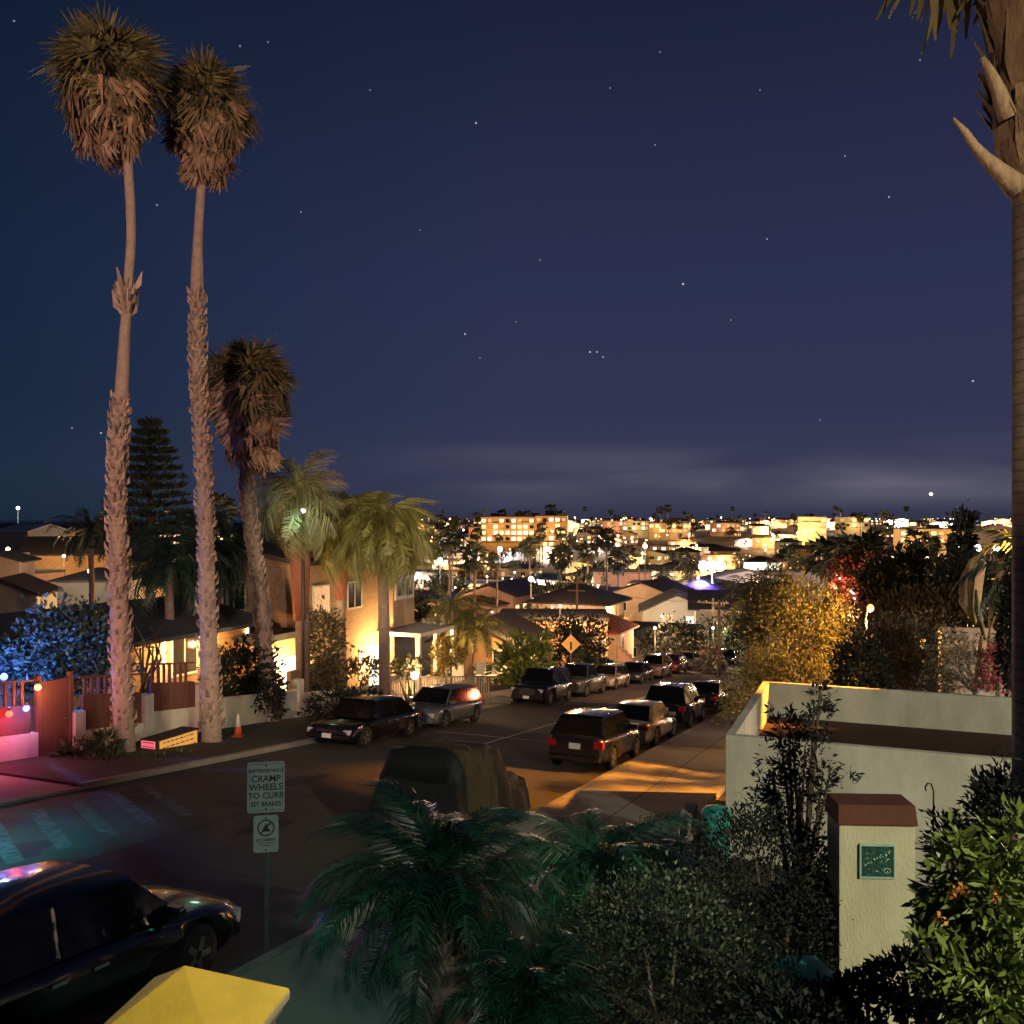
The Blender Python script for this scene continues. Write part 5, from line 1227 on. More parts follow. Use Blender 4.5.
# hotel and other lit blocks near the shore
def block(px, t, ytop, W_, D_, lb, wm, cols, rows, px_unit, wall, nm='hotel', lit=.8, seed=1, extra=None):
    p_ = at(px, t); h = -(ytop-520)/F*t-p_.z; root = empty(nm, p_, (0, 0, -R(6))); tag(root, lb, 'hotel' if nm == 'hotel' else 'building')
    q = MB(); q.box(-W_/2, W_/2, -D_/2, D_/2, -2, h); q.build('wall', wall, root)
    q = MB(); q.box(-W_/2-.4, W_/2+.4, -D_/2-.4, D_/2+.4, h, h+.5)
    rs_ = random.Random(seed)
    for k in range(3): x = rs_.uniform(-W_*.4, W_*.4); q.box(x, x+W_*.09, -1, 2, h+.5, h+2.0)
    q.build('roof', M['roof_dark'], root)
    fh = 3.1; 
    for r_ in range(rows):
        for c_ in range(cols):
            if rs_.random() > lit: continue
            x = -W_/2+W_*(c_+.5)/cols; z = h-fh*(r_+.62); w = W_/cols*.62
            q = MB(); q.box(x-w/2, x+w/2, -D_/2-.12, -D_/2+.1, z-.85, z+.85); wo = q.build('window', rs_.choice(wm+[M['win_dark'], M['win_soft']]), root)
        q = MB(); q.box(-W_/2-.1, W_/2+.1, -D_/2-1.1, -D_/2, h-fh*(r_+1)-.1, h-fh*(r_+1)+.08); q.build('balcony_slab', M['stucco_cream'], root)
    for k in range(max(1, int(W_/13))): light('lamp_light', 'POINT', (-W_/2+W_*(k+.5)/max(1, int(W_/13)), -D_/2-7, h*.62), 3600, (1, .6, .24), root, size=.5)
    return root
ww = [M['win_warm'], M['win_yellow'], M['win_yellow'], M['win_white']]
block(512, 470, 517, 31, 14, 'broad hotel wing glowing yellow on the skyline', ww, 10, 4, 0, M['stucco_orange'], lit=.85, seed=2)
block(552, 465, 516, 16, 14, 'taller hotel wing at the right end of the glowing hotel', ww, 5, 6, 0, M['stucco_orange'], lit=.85, seed=3)
block(482, 520, 527, 14, 10, 'red lit block at the left end of the glowing hotel', [M['win_red'], M['win_warm']], 4, 2, 0, M['stucco_pink'], 'lit_block', seed=4)
block(611, 620, 521, 12, 10, 'block with red neon on the skyline right of the hotel', [M['win_red'], M['win_red'], M['win_warm']], 4, 3, 0, M['stucco_pink'], 'lit_block', seed=5)
block(634, 630, 521, 22, 10, 'low white lit block beside the red neon block', [M['win_white'], M['win_warm']], 7, 2, 0, M['stucco_cream'], 'lit_block', seed=6)
block(668, 600, 523, 26, 10, 'brown lit block under the pair of skyline palms', [M['win_warm'], M['win_soft']], 7, 2, 0, M['stucco_tan'], 'lit_block', lit=.6, seed=7)
block(725, 640, 523, 20, 10, 'reddish block on the skyline above the floodlight', [M['win_red'], M['win_white']], 6, 2, 0, M['stucco_pink'], 'lit_block', lit=.7, seed=8)
block(812, 520, 517, 14, 10, 'pale square block on the skyline above the amber tree', [M['win_warm'], M['win_soft']], 4, 3, 0, M['stucco_cream'], 'lit_block', lit=.6, seed=9)
block(852, 560, 517, 18, 10, 'yellow lit flat block on the skyline right of the pale square one', [M['win_yellow'], M['win_warm']], 5, 2, 0, M['stucco_cream'], 'lit_block', seed=10)
block(930, 420, 529, 30, 10, 'long low block of amber lights left of the narrow black conifer', [M['win_warm'], M['win_yellow']], 9, 2, 0, M['stucco_orange'], 'lit_block', lit=.8, seed=11)
ph(995, 300, 530, name='gabled_hall', label='brown gabled hall above the giant leaves', cat='hall', W_=13, D_=9, roof='gable', rise=2.2, axis='y', wall=M['stucco_tan'], roofm=M['roof_tile'], ov=.6, wins=[('S', -3, 3, 1.5, 1.5, M['win_warm']), ('S', 3, 3, 1.5, 1.5, M['win_warm'])])
# left cluster
ph(80, 118, 553, name='hillside_house', label='orange lit shingled house on the left with bright windows', cat='house', W_=11, D_=9, roof='gable', rise=2.2, wall=M['shingle'], roofm=M['roof_dark'], ov=.7, rz=R(12), wins=[('S', -3, 4.4, 1.6, 1.4, M['win_warm']), ('S', 0, 4.6, 2.0, 1.6, M['win_yellow']), ('S', 3.2, 4.4, 1.4, 1.4, M['win_soft'])])
ph(100, 92, 578, name='hillside_house', label='low house with yellow panes in front of the orange lit one at the left', cat='house', W_=6.5, D_=6, roof='hip', rise=1.1, wall=M['stucco_grey'], roofm=M['roof_grey'], ov=.6, rz=R(8), wins=[('S', -1.6, 2.6, .8, 1.1, M['win_warm']), ('S', 1.2, 2.6, 1.7, 1.2, M['win_yellow'])])
ph(12, 64, 592, name='white_cottage', label='white gabled cottage front at the left edge above the bungalow roof', cat='house', W_=4.6, D_=6, roof='gable', rise=1.2, axis='y', wall=M['stucco_white'], roofm=M['roof_grey'], ov=.35, rz=R(15))
ph(2, 88, 560, name='brick_house', label='brownish house wall cut by the left edge above the white cottage', cat='house', W_=4.5, D_=6, roof='gable', rise=.9, axis='y', wall=M['stucco_pink'], roofm=M['roof_dark'], rz=R(15), wins=[('S', .8, 3, 1, 1, M['win_soft'])])
ph(33, 175, 531, name='hillside_house', label='white roofed house high on the left skyline', cat='house', W_=8, D_=9, roof='gable', rise=1.4, wall=M['stucco_grey'], roofm=M['roof_white'], ov=.6, wins=[('S', -1, 4, 2, 1.3, M['win_warm'])])
ph(62, 190, 534, name='hillside_house', label='grey roofed house right of the white roof on the left skyline', cat='house', W_=11, D_=9, roof='gable', rise=1.4, wall=M['stucco_tan'], roofm=M['roof_grey'], ov=.6, wins=[('S', -3, 4, 2, 1.3, M['win_red']), ('S', 2.6, 4, 1.6, 1.3, M['win_white'])])
ph(25, 96, 573, name='hillside_house', label='small brown house with a chimney under the left skyline', cat='house', W_=4.5, D_=6, roof='flat', wall=M['stucco_pink'], roofm=M['roof_grey'], ov=.6, chimney=(0, 0), wins=[('S', 1, 2, .8, .8, M['win_soft'])])
ph(174, 120, 578, name='hillside_house', label='violet lit low house glimpsed between the two tallest palms', cat='house', W_=9, D_=6, roof='gable', rise=1.2, wall=M['stucco_pink'], roofm=M['roof_dark'], wins=[('S', 1, 2.6, 1.6, 1.2, M['win_warm'])])

# ================================================================ utility poles
def util_pole(px, t, ytop, lb, arm=1.2, m='wood_pole'):
    p_ = at(px, t); h = -(ytop-520)/F*t-p_.z; root = empty('utility_pole', p_, (0, 0, -AZ)); tag(root, lb, 'utility pole')
    q = MB(); q.tube([(0, 0, -.5), (0, 0, h)], [.17, .11], 8); q.build('pole', M[m], root)
    q = MB(); q.box(-arm, arm, -.2, -.1, h-.55, h-.42); q.box(-arm*.8, arm*.8, -.2, -.1, h-1.4, h-1.28); q.build('crossarm', M[m], root)
    q = MB()
    for x in (-arm*.85, -arm*.4, arm*.4, arm*.85): q.lathe([(.04, 0), (.06, .1), (.03, .18)], 6, (x, -.15, h-.42))
    q.build('insulator', M['stucco_white'], root)
    return root
util_pole(713, 98, 598, 'pole with a lit crossarm in front of the carport house', 1.7, 'picket')
util_pole(719, 72, 600, 'plain dark utility pole left of the amber tree', .5)
util_pole(497, 118, 567, 'utility pole in front of the dark roofed house with side windows')
util_pole(577, 96, 578, 'utility pole in front of the black hipped roof')
util_pole(639, 190, 545, 'distant utility pole by the pinkish flat building')
util_pole(592, 240, 538, 'distant thin pole left of the pinkish flat building')
# wires of the street
q = MB()
def wire(a, b, sag=.8):
    q.tube([a.lerp(b, u/8)+Vector((0, 0, -sag*math.sin(math.pi*u/8))) for u in range(9)], .018, 4)
wire(at(577, 96, 580), at(719, 72, 602)); wire(at(577, 96, 580), at(497, 118, 569)); wire(at(713, 98, 600), at(577, 96, 583))
tag(q.build('overhead_wires', M['metal_dark']), 'thin sagging wires strung between the utility poles', 'wires')

# ================================================================ the wider town
HP = []
rs_ = random.Random(11)
walls = [('tan', 'stucco_tan'), ('cream', 'stucco_cream'), ('orange', 'stucco_orange'), ('grey', 'stucco_grey'), ('pink', 'stucco_pink'), ('white', 'stucco_white')]
roofs = [('black', 'roof_dark'), ('slate blue', 'roof_blue'), ('gravel grey', 'roof_grey'), ('terracotta', 'roof_tile')]
for i in range(14):
    wn, wm = walls[i % 6]; rn, rm = roofs[[0, 1, 0, 2, 0, 3, 1, 0, 2, 0, 1, 3, 0, 2][i]]
    kind = ['hip', 'gable', 'flat', 'gable', 'hip', 'gable', 'flat'][i % 7]; W_, D_ = rs_.uniform(9, 13), rs_.uniform(8, 11); h = rs_.choice([3.2, 3.4, 5.8, 6.2])
    wl = []
    for fc, ext in (('S', W_), ('E', D_)):
        for st in range(1 if h < 4 else 2):
            for u in (-.3, .05, .33):
                if rs_.random() < .85: wl.append((fc, u*ext, 1.6+2.8*st, rs_.uniform(.9, 1.9), 1.2, M[rs_.choice(['win_warm', 'win_warm', 'win_soft', 'win_dark', 'win_yellow', 'win_white', 'win_soft'])]))
    o = make_house('town_house', None, None, (0, 0, 0), 0, W_, D_, h, kind, rs_.uniform(1.2, 2.0), M[wm], M[rm], wl, axis=rs_.choice('xy'), ov=.6, below=3)
    # a one-mesh version for the far rows
    bm_ = bmesh.new(); mats_ = []
    def rec(ob):
        for ch in ob.children:
            me = ch.data.copy(); 
            mi = []
            for mm in me.materials:
                if mm not in mats_: mats_.append(mm)
                mi.append(mats_.index(mm))
            for p_ in me.polygons: p_.material_index = mi[p_.material_index]
            bm_.from_mesh(me); rec(ch)
    rec(o); me = bpy.data.meshes.new('town_house'); bm_.to_mesh(me); bm_.free()
    for mm in mats_: me.materials.append(mm)
    HP.append((o, me, wn, rn, kind, h))
# far palms and trees
def far_palm(seed, hgt, fl, feather=False):
    rs = np.random.RandomState(seed); q = MB(); q.tube([(0, 0, -1), (.1, 0, hgt*.5), (0, .1, hgt)], [.28, .2, .18], 6); tm = q.mesh('trunk', M['palm_bark_dark'])
    Q = []; f = feather_frond(rs, 1.0, 9, 1.7, .24, .8, .035) if feather else fan_frond(rs, 1.0, 5)
    for i in range(26):
        el = R(80)-R(150)*(i/26); Q.append(place(f, rotm(i*2.4, el, rs.normal()*.4), (0, 0, hgt+.2), fl*(.8+.4*rs.random())))
    return tm, quads_mesh('crown', np.concatenate(Q), M['leaf_far'])
FP = [far_palm(1, 10, 2.3), far_palm(2, 13, 2.4), far_palm(3, 8, 3.2, True), far_palm(4, 11, 2.2), far_palm(5, 16, 2.4)]
def far_tree(seed, r, h, n):
    rs = random.Random(seed); bl = [(rs.uniform(-.4, .4)*r, rs.uniform(-.4, .4)*r, h*rs.uniform(.5, .75), r*rs.uniform(.5, .8), r*rs.uniform(.5, .8), h*rs.uniform(.22, .34)) for _ in range(6)]
    q = MB(); q.tube([(0, 0, -1), (0, 0, h*.3), (.2, 0, h*.6)], [.25, .2, .08], 6)
    return q.mesh('trunk', M['bark']), quads_mesh('crown', cloud(bl, n, r*.22, seed, .5, .5, clump=.35), M['leaf_far'])
FT = [far_tree(1, 3.0, 6, 700), far_tree(2, 4.0, 7.5, 900), far_tree(3, 2.4, 5, 500), far_tree(4, 5, 8, 1000), far_tree(5, 2.0, 9, 600)]

def zone(px, s):
    d = 'near' if s < 260 else ('midway' if s < 480 else 'far off')
    if px < 140: c_ = 'beyond the long bungalow'
    elif px < 400: c_ = 'behind the dark palms'
    elif px < 480: c_ = 'left of the hotel'
    elif px < 575: c_ = 'below the hotel'
    elif px < 650: c_ = 'between hotel and floodlight'
    elif px < 730: c_ = 'around the white floodlight'
    elif px < 800: c_ = 'right of the white floodlight'
    elif px < 880: c_ = 'above the amber tree'
    else: c_ = 'above the big dark trees'
    return d+' '+c_
taken = []
def free(x, y, r):
    for a, b, q_ in taken:
        if (a-x)**2+(b-y)**2 < (q_+r)**2: return False
    taken.append((x, y, r)); return True
for o in list(col.objects):
    if o.parent is None and o.get('category') in ('house', 'hall', 'hotel', 'building', 'shed'): taken.append((o.location.x, o.location.y, 6 if o.location.y < 250 else 12))
rs_ = random.Random(5)
def spots(n, t0, t1, pw, r, lo=395, hi=1030):
    out = []; tries = 0
    while len(out) < n and tries < n*40:
        tries += 1; t = t0+(t1-t0)*rs_.random()**pw; px = rs_.uniform(lo, hi); x = (px-512)/F*t
        s, n_ = SN(x, t)
        if s < 120 and px > 420 and px < 760: continue
        if t < 150 and px < 130: continue
        if -19 < n_ < -4.5 and s < 260: continue
        if free(x, t, r): out.append((px, t, x))
    return out
PORCH = []
for r_ in (.16, .42):
    q = MB(); q.ball((0, 0, 0), r_, 6); PORCH.append(q.mesh('porch_lamp', M['lamp_warm']))
used = set(); nh = 0
def put_house(px, t, x, far):
    global nh
    i = rs_.randrange(14); o, me, wn, rn, kind, h = HP[i]; s = SN(x, t)[0]
    size = 'low' if h < 4 else 'two-storey'
    lb = '%s %s house with %s %s roof, %s' % (size, wn, rn, kind+('ped' if kind == 'hip' else ('d' if kind == 'gable' else '')), zone(px, s))
    rz = -AZ+rs_.choice([0, 0, math.pi/2*0])+rs_.uniform(-.12, .12)
    loc = Vector((x, t, G(x, t)))
    if far:
        c_ = bpy.data.objects.new('town_house', me); col.objects.link(c_)
    else:
        if i in used: c_ = copy_tree(o)
        else: c_ = o; used.add(i)
    c_.location = loc; c_.rotation_euler = (0, 0, rz); tag(c_, lb, 'house', lb)
    for ch in list(c_.children):
        if ch.name.startswith('porch'): bpy.data.objects.remove(ch)
    if rs_.random() < (.75 if not far else .55):
        fr_ = -7.0; xo = rs_.uniform(-4, 4); cl = rs_.choice([(1, .55, .22), (1, .62, .3), (1, .48, .16), (1, .85, .7), (1, .6, .25), (.85, .9, 1), (1, .7, .55)])
        g_ = link('porch_lamp', PORCH[0 if t < 300 else 1], c_, (xo, fr_, 2.6)); light('porch_light', 'POINT', (xo, fr_-.8, 2.6), (2400 if t < 200 else 5000) if t < 300 else 10000, cl, c_, size=.3)
    nh += 1; return c_
for px, t, x in spots(62, 135, 300, .9, 5.8): put_house(px, t, x, False)
for px, t, x in spots(14, 70, 260, .9, 6.5, -20, 300): put_house(px, t, x, t > 180)
for px, t, x in spots(190, 300, 1150, 1.1, 7.0): put_house(px, t, x, True)
for px, t, x in spots(24, 240, 800, 1.0, 8, -15, 240): put_house(px, t, x, True)
for i, h in enumerate(HP):
    if i not in used:
        for ch in h[0].children_recursive: bpy.data.objects.remove(ch)
        bpy.data.objects.remove(h[0])
def put2(name, pair, label, cat, loc, scale, rz, far):
    root = empty(name, loc, (0, 0, rz)); root.scale = (scale,)*3; tag(root, label, cat, label)
    link('trunk', pair[0], root); link('crown', pair[1], root); return root
for (n, t0, t1, lo, hi) in ((46, 130, 330, 400, 1020), (75, 330, 1100, 395, 1025), (14, 90, 400, -10, 240)):
    for px, t, x in spots(n, t0, t1, 1.0, 1.6, lo, hi):
        k = rs_.randrange(5); s = SN(x, t)[0]
        nm = ['slim fan palm', 'tall fan palm', 'feather palm', 'small fan palm', 'very tall fan palm'][k]
        put2('town_palm', FP[k], '%s %s' % (nm, zone(px, s)), 'palm tree', (x, t, G(x, t)), rs_.uniform(.8, 1.1), rs_.uniform(0, 6), False)
for px, py, t in ((551, 506, 470), (502, 511, 480), (520, 513, 485), (528, 512, 490), (560, 512, 475), (660, 508, 590), (668, 506, 600), (478, 513, 500), (440, 516, 380), (455, 518, 400), (885, 512, 480), (860, 514, 500), (500, 515, 470), (690, 514, 610), (770, 516, 600), (975, 512, 480)):
    p_ = at(px, t); k = 4 if py < 512 else 1; H = {4: 17.5, 1: 14.5}[k]; sc_ = (-(py-520)/F*t-p_.z)/H
    put2('skyline_palm', FP[k], 'tall palm standing above the skyline, '+zone(px, SN(p_.x, t)[0]), 'palm tree', p_, sc_, px, True)
for (n, t0, t1, lo, hi) in ((44, 125, 330, 400, 1020), (100, 330, 1100, 395, 1025), (26, 70, 400, -10, 300)):
    for px, t, x in spots(n, t0, t1, 1.0, 2.6, lo, hi):
        k = rs_.randrange(5); s = SN(x, t)[0]; nm = ['round tree', 'spreading tree', 'small round tree', 'large spreading tree', 'narrow upright tree'][k]
        put2('town_tree', FT[k], '%s %s' % (nm, zone(px, s)), 'tree', (x, t, G(x, t)), rs_.uniform(.7, 1.05), rs_.uniform(0, 6), False)
# mid-distance palms one can tell apart
for px, t, ytop, k, lb in ((475, 125, 548, 0, 'glowing palm in front of the low pink walled house'), (530, 180, 540, 1, 'tall palm behind the black hipped roof'), (588, 190, 545, 3, 'palm between the hipped house and the pinkish flat building'),
                       (690, 172, 556, 2, 'white lit feather palm beside the floodlight'), (826, 75, 545, 3, 'dark palm above the amber tree'), (846, 72, 540, 1, 'dark taller palm of the pair above the amber tree'), (868, 80, 543, 0, 'dark palm left of the domed tree'), (752, 56, 578, 2, 'dim feather palm left of the rusty conifer')):
    p_ = at(px, t); H = {0: 11.5, 1: 14.5, 2: 9.5, 3: 12.5}[k]; sc_ = (-(ytop-520)/F*t-p_.z)/H
    root = empty('garden_palm', p_, px); root.scale = (sc_,)*3; tag(root, lb, 'palm tree'); link('trunk', FP[k][0], root); link('crown', FP[k][1], root)
# ---- street lamps of the town
LC = {'lamp_warm': (1, .56, .22), 'lamp_orange': (1, .42, .1), 'lamp_white': (1, .82, .62)}
def lamp_proto(gm, h, r, power):
    root = empty('town_lamp', (0, 0, 0)); q = MB(); q.tube([(0, 0, -1), (0, 0, h)], .06, 6); q.build('pole', M['metal_dark'], root)
    q = MB(); q.ball((0, 0, h+r), r, 6); q.build('globe', M[gm], root)
    if power: light('lamp_light', 'POINT', (.2, -1.2, h-.25), power, LC[gm], root, size=.4)
    return root
protos = {}
cn = {'lamp_warm': 'warm', 'lamp_orange': 'orange', 'lamp_white': 'white'}
far_lamps = []
def put_lamp(px, t, x, gm, h, r, power):
    if power == 0 and t > 470: far_lamps.append((px, t, x, gm, h, r)); return
    k = (gm, h, r, power)
    if k not in protos: c_ = protos[k] = lamp_proto(*k)
    else: c_ = copy_tree(protos[k])
    c_.location = (x, t, G(x, t)); lb = '%s %s lamp %s' % ('lofty' if h > 6 else ('tall' if h > 4 else 'low'), cn[gm], zone(px, SN(x, t)[0])); tag(c_, lb, 'street lamp', lb)
for px, t, x in spots(54, 130, 330, .9, 1.2): put_lamp(px, t, x, rs_.choice(['lamp_warm', 'lamp_warm', 'lamp_orange', 'lamp_white']), rs_.choice([3.2, 5.5]), .2, 6500)
for px, t, x in spots(60, 330, 1100, 1.1, 1.2): put_lamp(px, t, x, rs_.choice(['lamp_warm', 'lamp_warm', 'lamp_orange', 'lamp_white']), rs_.choice([5.0, 7.5]), .5, 24000)
for px, t, x in spots(240, 170, 1200, .9, .8): put_lamp(px, t, x, rs_.choice(['lamp_warm', 'lamp_orange', 'lamp_warm', 'lamp_white']), rs_.choice([3.8, 6.5]), .42 if t > 400 else .2, 0)
for px, t, x in spots(130, 150, 420, 1.0, .7, 400, 1020): put_lamp(px, t, x, rs_.choice(['lamp_warm', 'lamp_orange', 'lamp_white', 'lamp_white']), rs_.choice([2.6, 4.6]), .17, 0)
for px, t, x in spots(14, 90, 400, 1.0, 1.0, -10, 250): put_lamp(px, t, x, rs_.choice(['lamp_warm', 'lamp_orange', 'lamp_white']), 4.2, .25, 3000)

lm = MB(); kk = list(LC)
for px, t, x, gm, h, r in far_lamps:
    lm.mi(3); lm.tube([(x, t, G(x, t)-1), (x, t, G(x, t)+h)], .06, 4); lm.mi(kk.index(gm)); lm.ball((x, t, G(x, t)+h+r), r, 5)
tag(lm.build('town_lights', [M[k] for k in kk]+[M['metal_dark']]), 'scattered pinpoint lamps of the town nearest the shore', 'street lamps', kind='stuff')

# ---- the floodlight and other single bright lamps
def bright(px, py, t, lb, gm, r, power, color, name='flood_lamp', n=1, spread=1.2):
    p_ = at(px, t); h = -(py-520)/F*t-p_.z; root = empty(name, p_); tag(root, lb, 'street lamp')
    q = MB(); q.tube([(0, 0, -1), (0, 0, h-r)], .07, 8); q.build('pole', M['metal_dark'], root)
    for k in range(n):
        x = (k-(n-1)/2)*spread; q = MB(); q.ball((x, 0, h), r, 8); q.build('lamp_head', M[gm], root)
    if power > 50000: light('lamp_light', 'SPOT', (.2, -r-1.2, h-.3), power, color, root, size=.4, spot=R(138), aim=(0, -.1, -1), blend=.25)
    else: light('lamp_light', 'POINT', (.2, -r-1.2, h-.3), power, color, root, size=.4)
bright(712, 566, 182, 'blinding white floodlight in the middle of the town', 'lamp_cool', 1.0, 420000, (1, .92, .97), n=3, spread=1.7)
bright(698, 578, 150, 'violet floodlight on a short pole under the white one', 'lamp_blue', .25, 9000, (.3, .18, 1))
bright(18, 508, 210, 'single white lamp shining above the left skyline', 'lamp_white', .38, 2500, (.9, .95, 1))
bright(8, 549, 100, 'yellow lamp at the left edge below the skyline', 'lamp_warm', .22, 2100, (1, .75, .4))
bright(90, 571, 84, 'pale round lamp beside the yellow paned house', 'lamp_white', .22, 1500, (1, .8, .55))
bright(64, 556, 109, 'orange lamp in front of the orange lit shingled house', 'lamp_warm', .2, 2200, (1, .5, .18))
bright(833, 585, 62, 'red tinged lamp glowing through the trees right of the conifer', 'lamp_red', .16, 1000, (1, .16, .08))
bright(838, 578, 66, 'white lamp beside the red tinged one', 'lamp_white', .28, 2100, (1, .75, .6))
bright(645, 546, 200, 'warm lamp on a tall pole left of the floodlight', 'lamp_warm', .5, 4000, (1, .7, .45))
bright(868, 574, 110, 'small white lamp in the dark trees at the right', 'lamp_white', .3, 2100, (1, .95, 1))
bright(978, 548, 110, 'white lamps shining behind the giant leaves', 'lamp_white', .4, 1500, (1, .9, .8), n=3, spread=2.2)
bright(962, 579, 90, 'small white lamp beside the giant leaves', 'lamp_white', .25, 1500, (1, .9, .8))
bright(905, 523, 400, 'green tinged lamp far off beside the narrow black conifer', 'lamp_green', .8, 3000, (.1, 1, .4))
bright(995, 524, 400, 'blue white lamp on the skyline above the gabled hall', 'lamp_cool', .7, 3000, (.7, .75, 1))
bright(440, 560, 150, 'white lamp left of the utility pole above the ranch houses', 'lamp_white', .4, 3000, (1, .92, .85))
bright(472, 548, 230, 'white lamp over the parking lot left of the hotel', 'lamp_white', .6, 9000, (1, .9, .85))
bright(500, 549, 235, 'second white lamp over the parking lot below the hotel', 'lamp_white', .6, 9000, (1, .9, .85))
bright(531, 579, 118, 'amber lamp behind the ranch house ridge', 'lamp_warm', .35, 2700, (1, .6, .15))
bright(604, 640, 74, 'dim lamp at the wall of the tiled house', 'lamp_warm', .12, 1500, (1, .55, .25))
bright(655, 628, 86, 'lamp lighting the shed and hedge', 'lamp_warm', .14, 2600, (1, .55, .28))
bright(560, 606, 76, 'lamp lighting the long tan building', 'lamp_warm', .12, 2500, (1, .55, .28))
bright(713, 628, 94, 'lamp low on the lit crossarm pole', 'lamp_warm', .14, 1500, (1, .8, .35))
bright(303, 511, 36.6, 'white lamp shining through the crown above the reddish shaft', 'lamp_white', .09, 60, (.5, 1, .75))

bright(552, 607, 105, 'lamp lighting the wall under the black hipped roof', 'lamp_warm', .11, 2600, (1, .58, .32))
bright(533, 599, 122, 'lamp beside the row of lit side windows', 'lamp_warm', .12, 2600, (1, .6, .36))
bright(662, 616, 107, 'lamp lighting the front of the grey gabled house', 'lamp_white', .11, 2200, (1, .78, .52))
bright(738, 612, 99, 'lamp beneath the roof of the carport house', 'lamp_warm', .11, 1300, (1, .62, .35))
bright(492, 612, 112, 'lamp at the low pink walled house', 'lamp_warm', .11, 1600, (1, .55, .36))
bright(598, 588, 128, 'lamp between the hipped house and the violet lit roof', 'lamp_warm', .14, 2600, (1, .62, .4))
bright(640, 600, 140, 'pinkish lamp behind the grey gabled house', 'lamp_white', .14, 2600, (1, .68, .6))
bright(528, 622, 86, 'lamp at the corner of the long tan building', 'lamp_warm', .1, 1200, (1, .6, .3))
# ================================================================ street lamps standing just outside the picture
def outside_lamp(lb, s, n, h, gm, typ, power, color, aim=None, spot=None, blend=.4, size=.12, base=None):
    x, y = XY(s, n); z = Hs(s); root = empty('street_lamp', (x, y, z)); tag(root, lb, 'street lamp')
    q = MB(); q.tube([(0, 0, -.5), (0, 0, h)], [.1, .06], 8); q.build('pole', M['galv'], root)
    q = MB(); q.lathe([(.05, .02), (.22, -.02), (.24, -.12), (.2, -.14)], 14, (0, 0, h+.1)); q.build('shade', M['metal_dark'], root)
    q = MB(); q.ball((0, 0, h-.1), .1, 6); q.build('globe', M[gm], root)
    a = None if aim is None else Vector(aim)-Vector((x, y, z+h-.3))
    light('lamp_light', typ, (0, 0, h-.3), power, color, root, size=size, spot=spot, aim=a, blend=blend)
# behind and left of the camera: rosy light on the palm trunks, fence and road
outside_lamp('street lamp behind the camera on the uphill side', -7, -6.0, 8.5, 'lamp_warm', 'SPOT', 58000, (1, .61, .45), aim=(-7.4, 22, 5.6), spot=R(49), blend=.35)
# right, behind the white building: the orange pool on the pavement
outside_lamp('street lamp behind the white building out of the picture', 29.5, 8.8, 11.0, 'lamp_orange', 'SPOT', 150000, (1, .36, .035), aim=(3.5, 23.6, -7.0), spot=R(23), blend=.4)
# cream light on the white building and pier
outside_lamp('street lamp uphill on the right behind the camera', -2.9, 14.1, 10.5, 'lamp_white', 'SPOT', 34000, (1, .94, .66), aim=(6.6, 16.0, -4.5), spot=R(47), blend=.3)
# teal sign light at the lower left
outside_lamp('green lamp standing left of the picture', 7.5, -14.5, 4.2, 'lamp_green', 'SPOT', 5000, (.05, .85, .9), aim=(-9.6, 15.5, -6.3), spot=R(56), blend=1.0)
outside_lamp('green lamp at the corner of the near garden', 4.0, -6.5, 4.6, 'lamp_green', 'SPOT', 260, (.08, 1, .8), aim=(-1.5, 10.0, -5), spot=R(60), blend=.8)
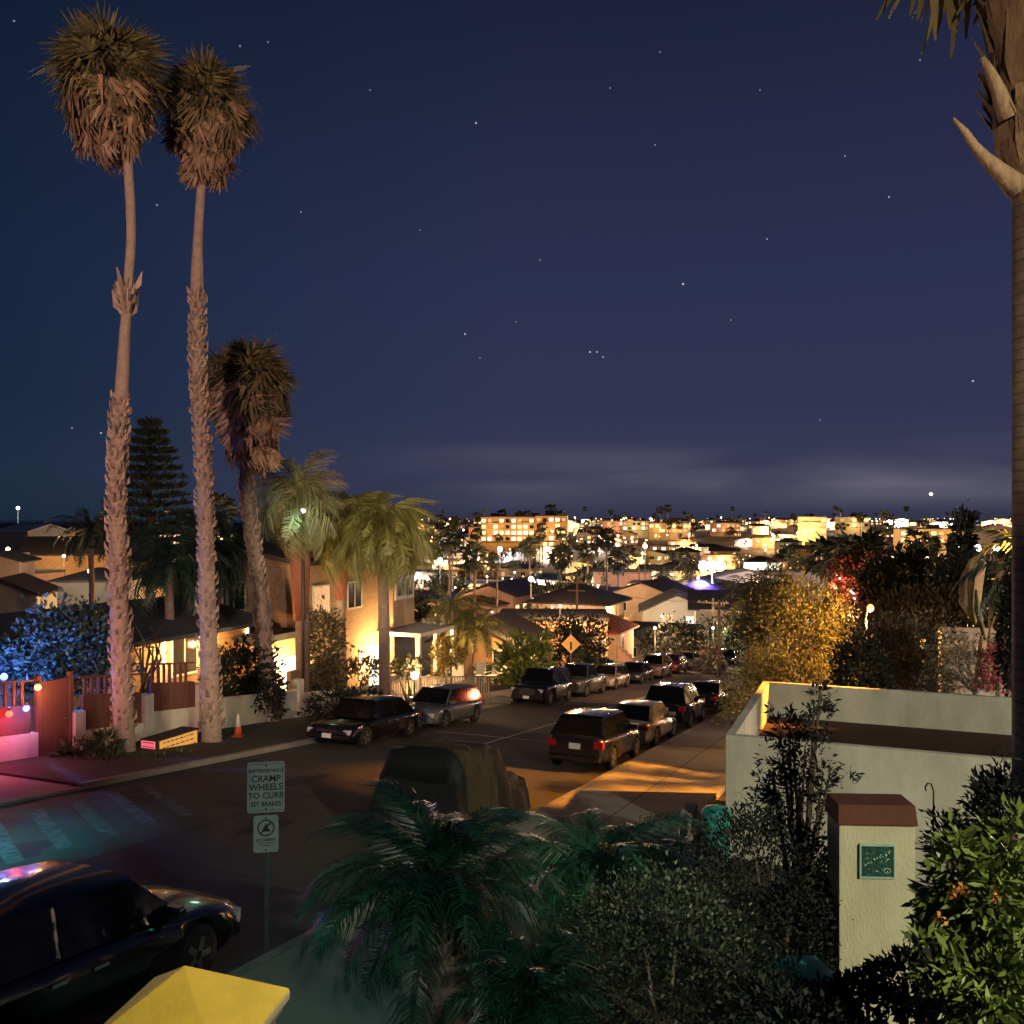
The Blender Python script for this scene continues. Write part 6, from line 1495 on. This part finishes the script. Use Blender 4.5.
# street lamp beyond the right shrubs for the parked cars in the far row
outside_lamp('street lamp hidden behind the amber tree', 50, -5.0, 6.5, 'lamp_orange', 'SPOT', 12000, (1, .5, .2), aim=(4.0, 58, -10.5), spot=R(110), blend=.6)
outside_lamp('street lamp hidden behind the shrubs beside the white building', 34.0, 1.5, 4.2, 'lamp_orange', 'POINT', 500, (1, .5, .12))
outside_lamp('lamp standing right of the wiry hedge out of the picture', 29, 14, 5.5, 'lamp_white', 'POINT', 14000, (1, .74, .5))
# blue and pink festoon lights behind the fence at the left edge
for (px, t, z, c_, p_, gm, lb) in ((4, 25.8, -4.5, (.1, .22, 1), 600, 'lamp_blue', 'blue lamp in the tree at the left edge'), (-30, 21.5, -5.5, (1, .1, .3), 110, 'lamp_red', 'pink lamp outside the left edge by the fence')):
    x = (px-512)/F*t; root = empty('garden_lamp', (x, t, z)); tag(root, lb, 'garden lamp'); g = G(x, t)
    q = MB(); q.tube([(0, 0, g-z), (0, 0, -.1)], .03, 6); q.build('stem', M['metal_dark'], root)
    q = MB(); q.ball((0, 0, 0), .1, 8); q.build('globe', M[gm], root); light('lamp_light', 'POINT', (.05, -.1, .25), p_, c_, root, size=.08)
# wall lantern of the photographer's terrace, lighting the yellow cap
root = empty('terrace_lantern', (.6, .9, 1.3)); tag(root, 'terrace lantern above and behind the yellow cap, out of the picture', 'lantern')
q = MB(); q.ball((0, 0, 0), .07, 8); q.build('globe', M['lamp_warm'], root)
light('lamp_light', 'SPOT', (0, 0, -.1), 260, (1, .86, .5), root, size=.08, spot=R(32), aim=(-1.4, 1.3, -2.3), blend=.5)

outside_lamp('added unseen spotlight behind the camera aimed at the feather palms', -6, -2.0, 9.0, 'lamp_warm', 'SPOT', 120000, (1, .76, .46), aim=(-6.6, 41, -1.2), spot=R(12), blend=.6)  # added narrow beam that brightens the feather palms and the shingled house
root = empty('fill_lamp', (.9, -2.2, 2.0)); tag(root, 'porch lamp of the house behind the camera', 'lantern')  # unseen lamp added to carry two fill beams
q = MB(); q.ball((0, 0, 0), .07, 8); q.build('globe', M['lamp_warm'], root)
light('lamp_light', 'SPOT', (0, .1, -.1), 900, (.95, 1, .80), root, size=.1, spot=R(29), aim=(-1.26, 12, -5.85), blend=.3)  # added beam for the street signs and the clipped bush
light('lamp_light', 'SPOT', (.1, .1, -.05), 3200, (1, .72, .46), root, size=.1, spot=R(38), aim=(4.5, 11.2, 1.6), blend=.6)  # added warm beam for the head of the right edge palm
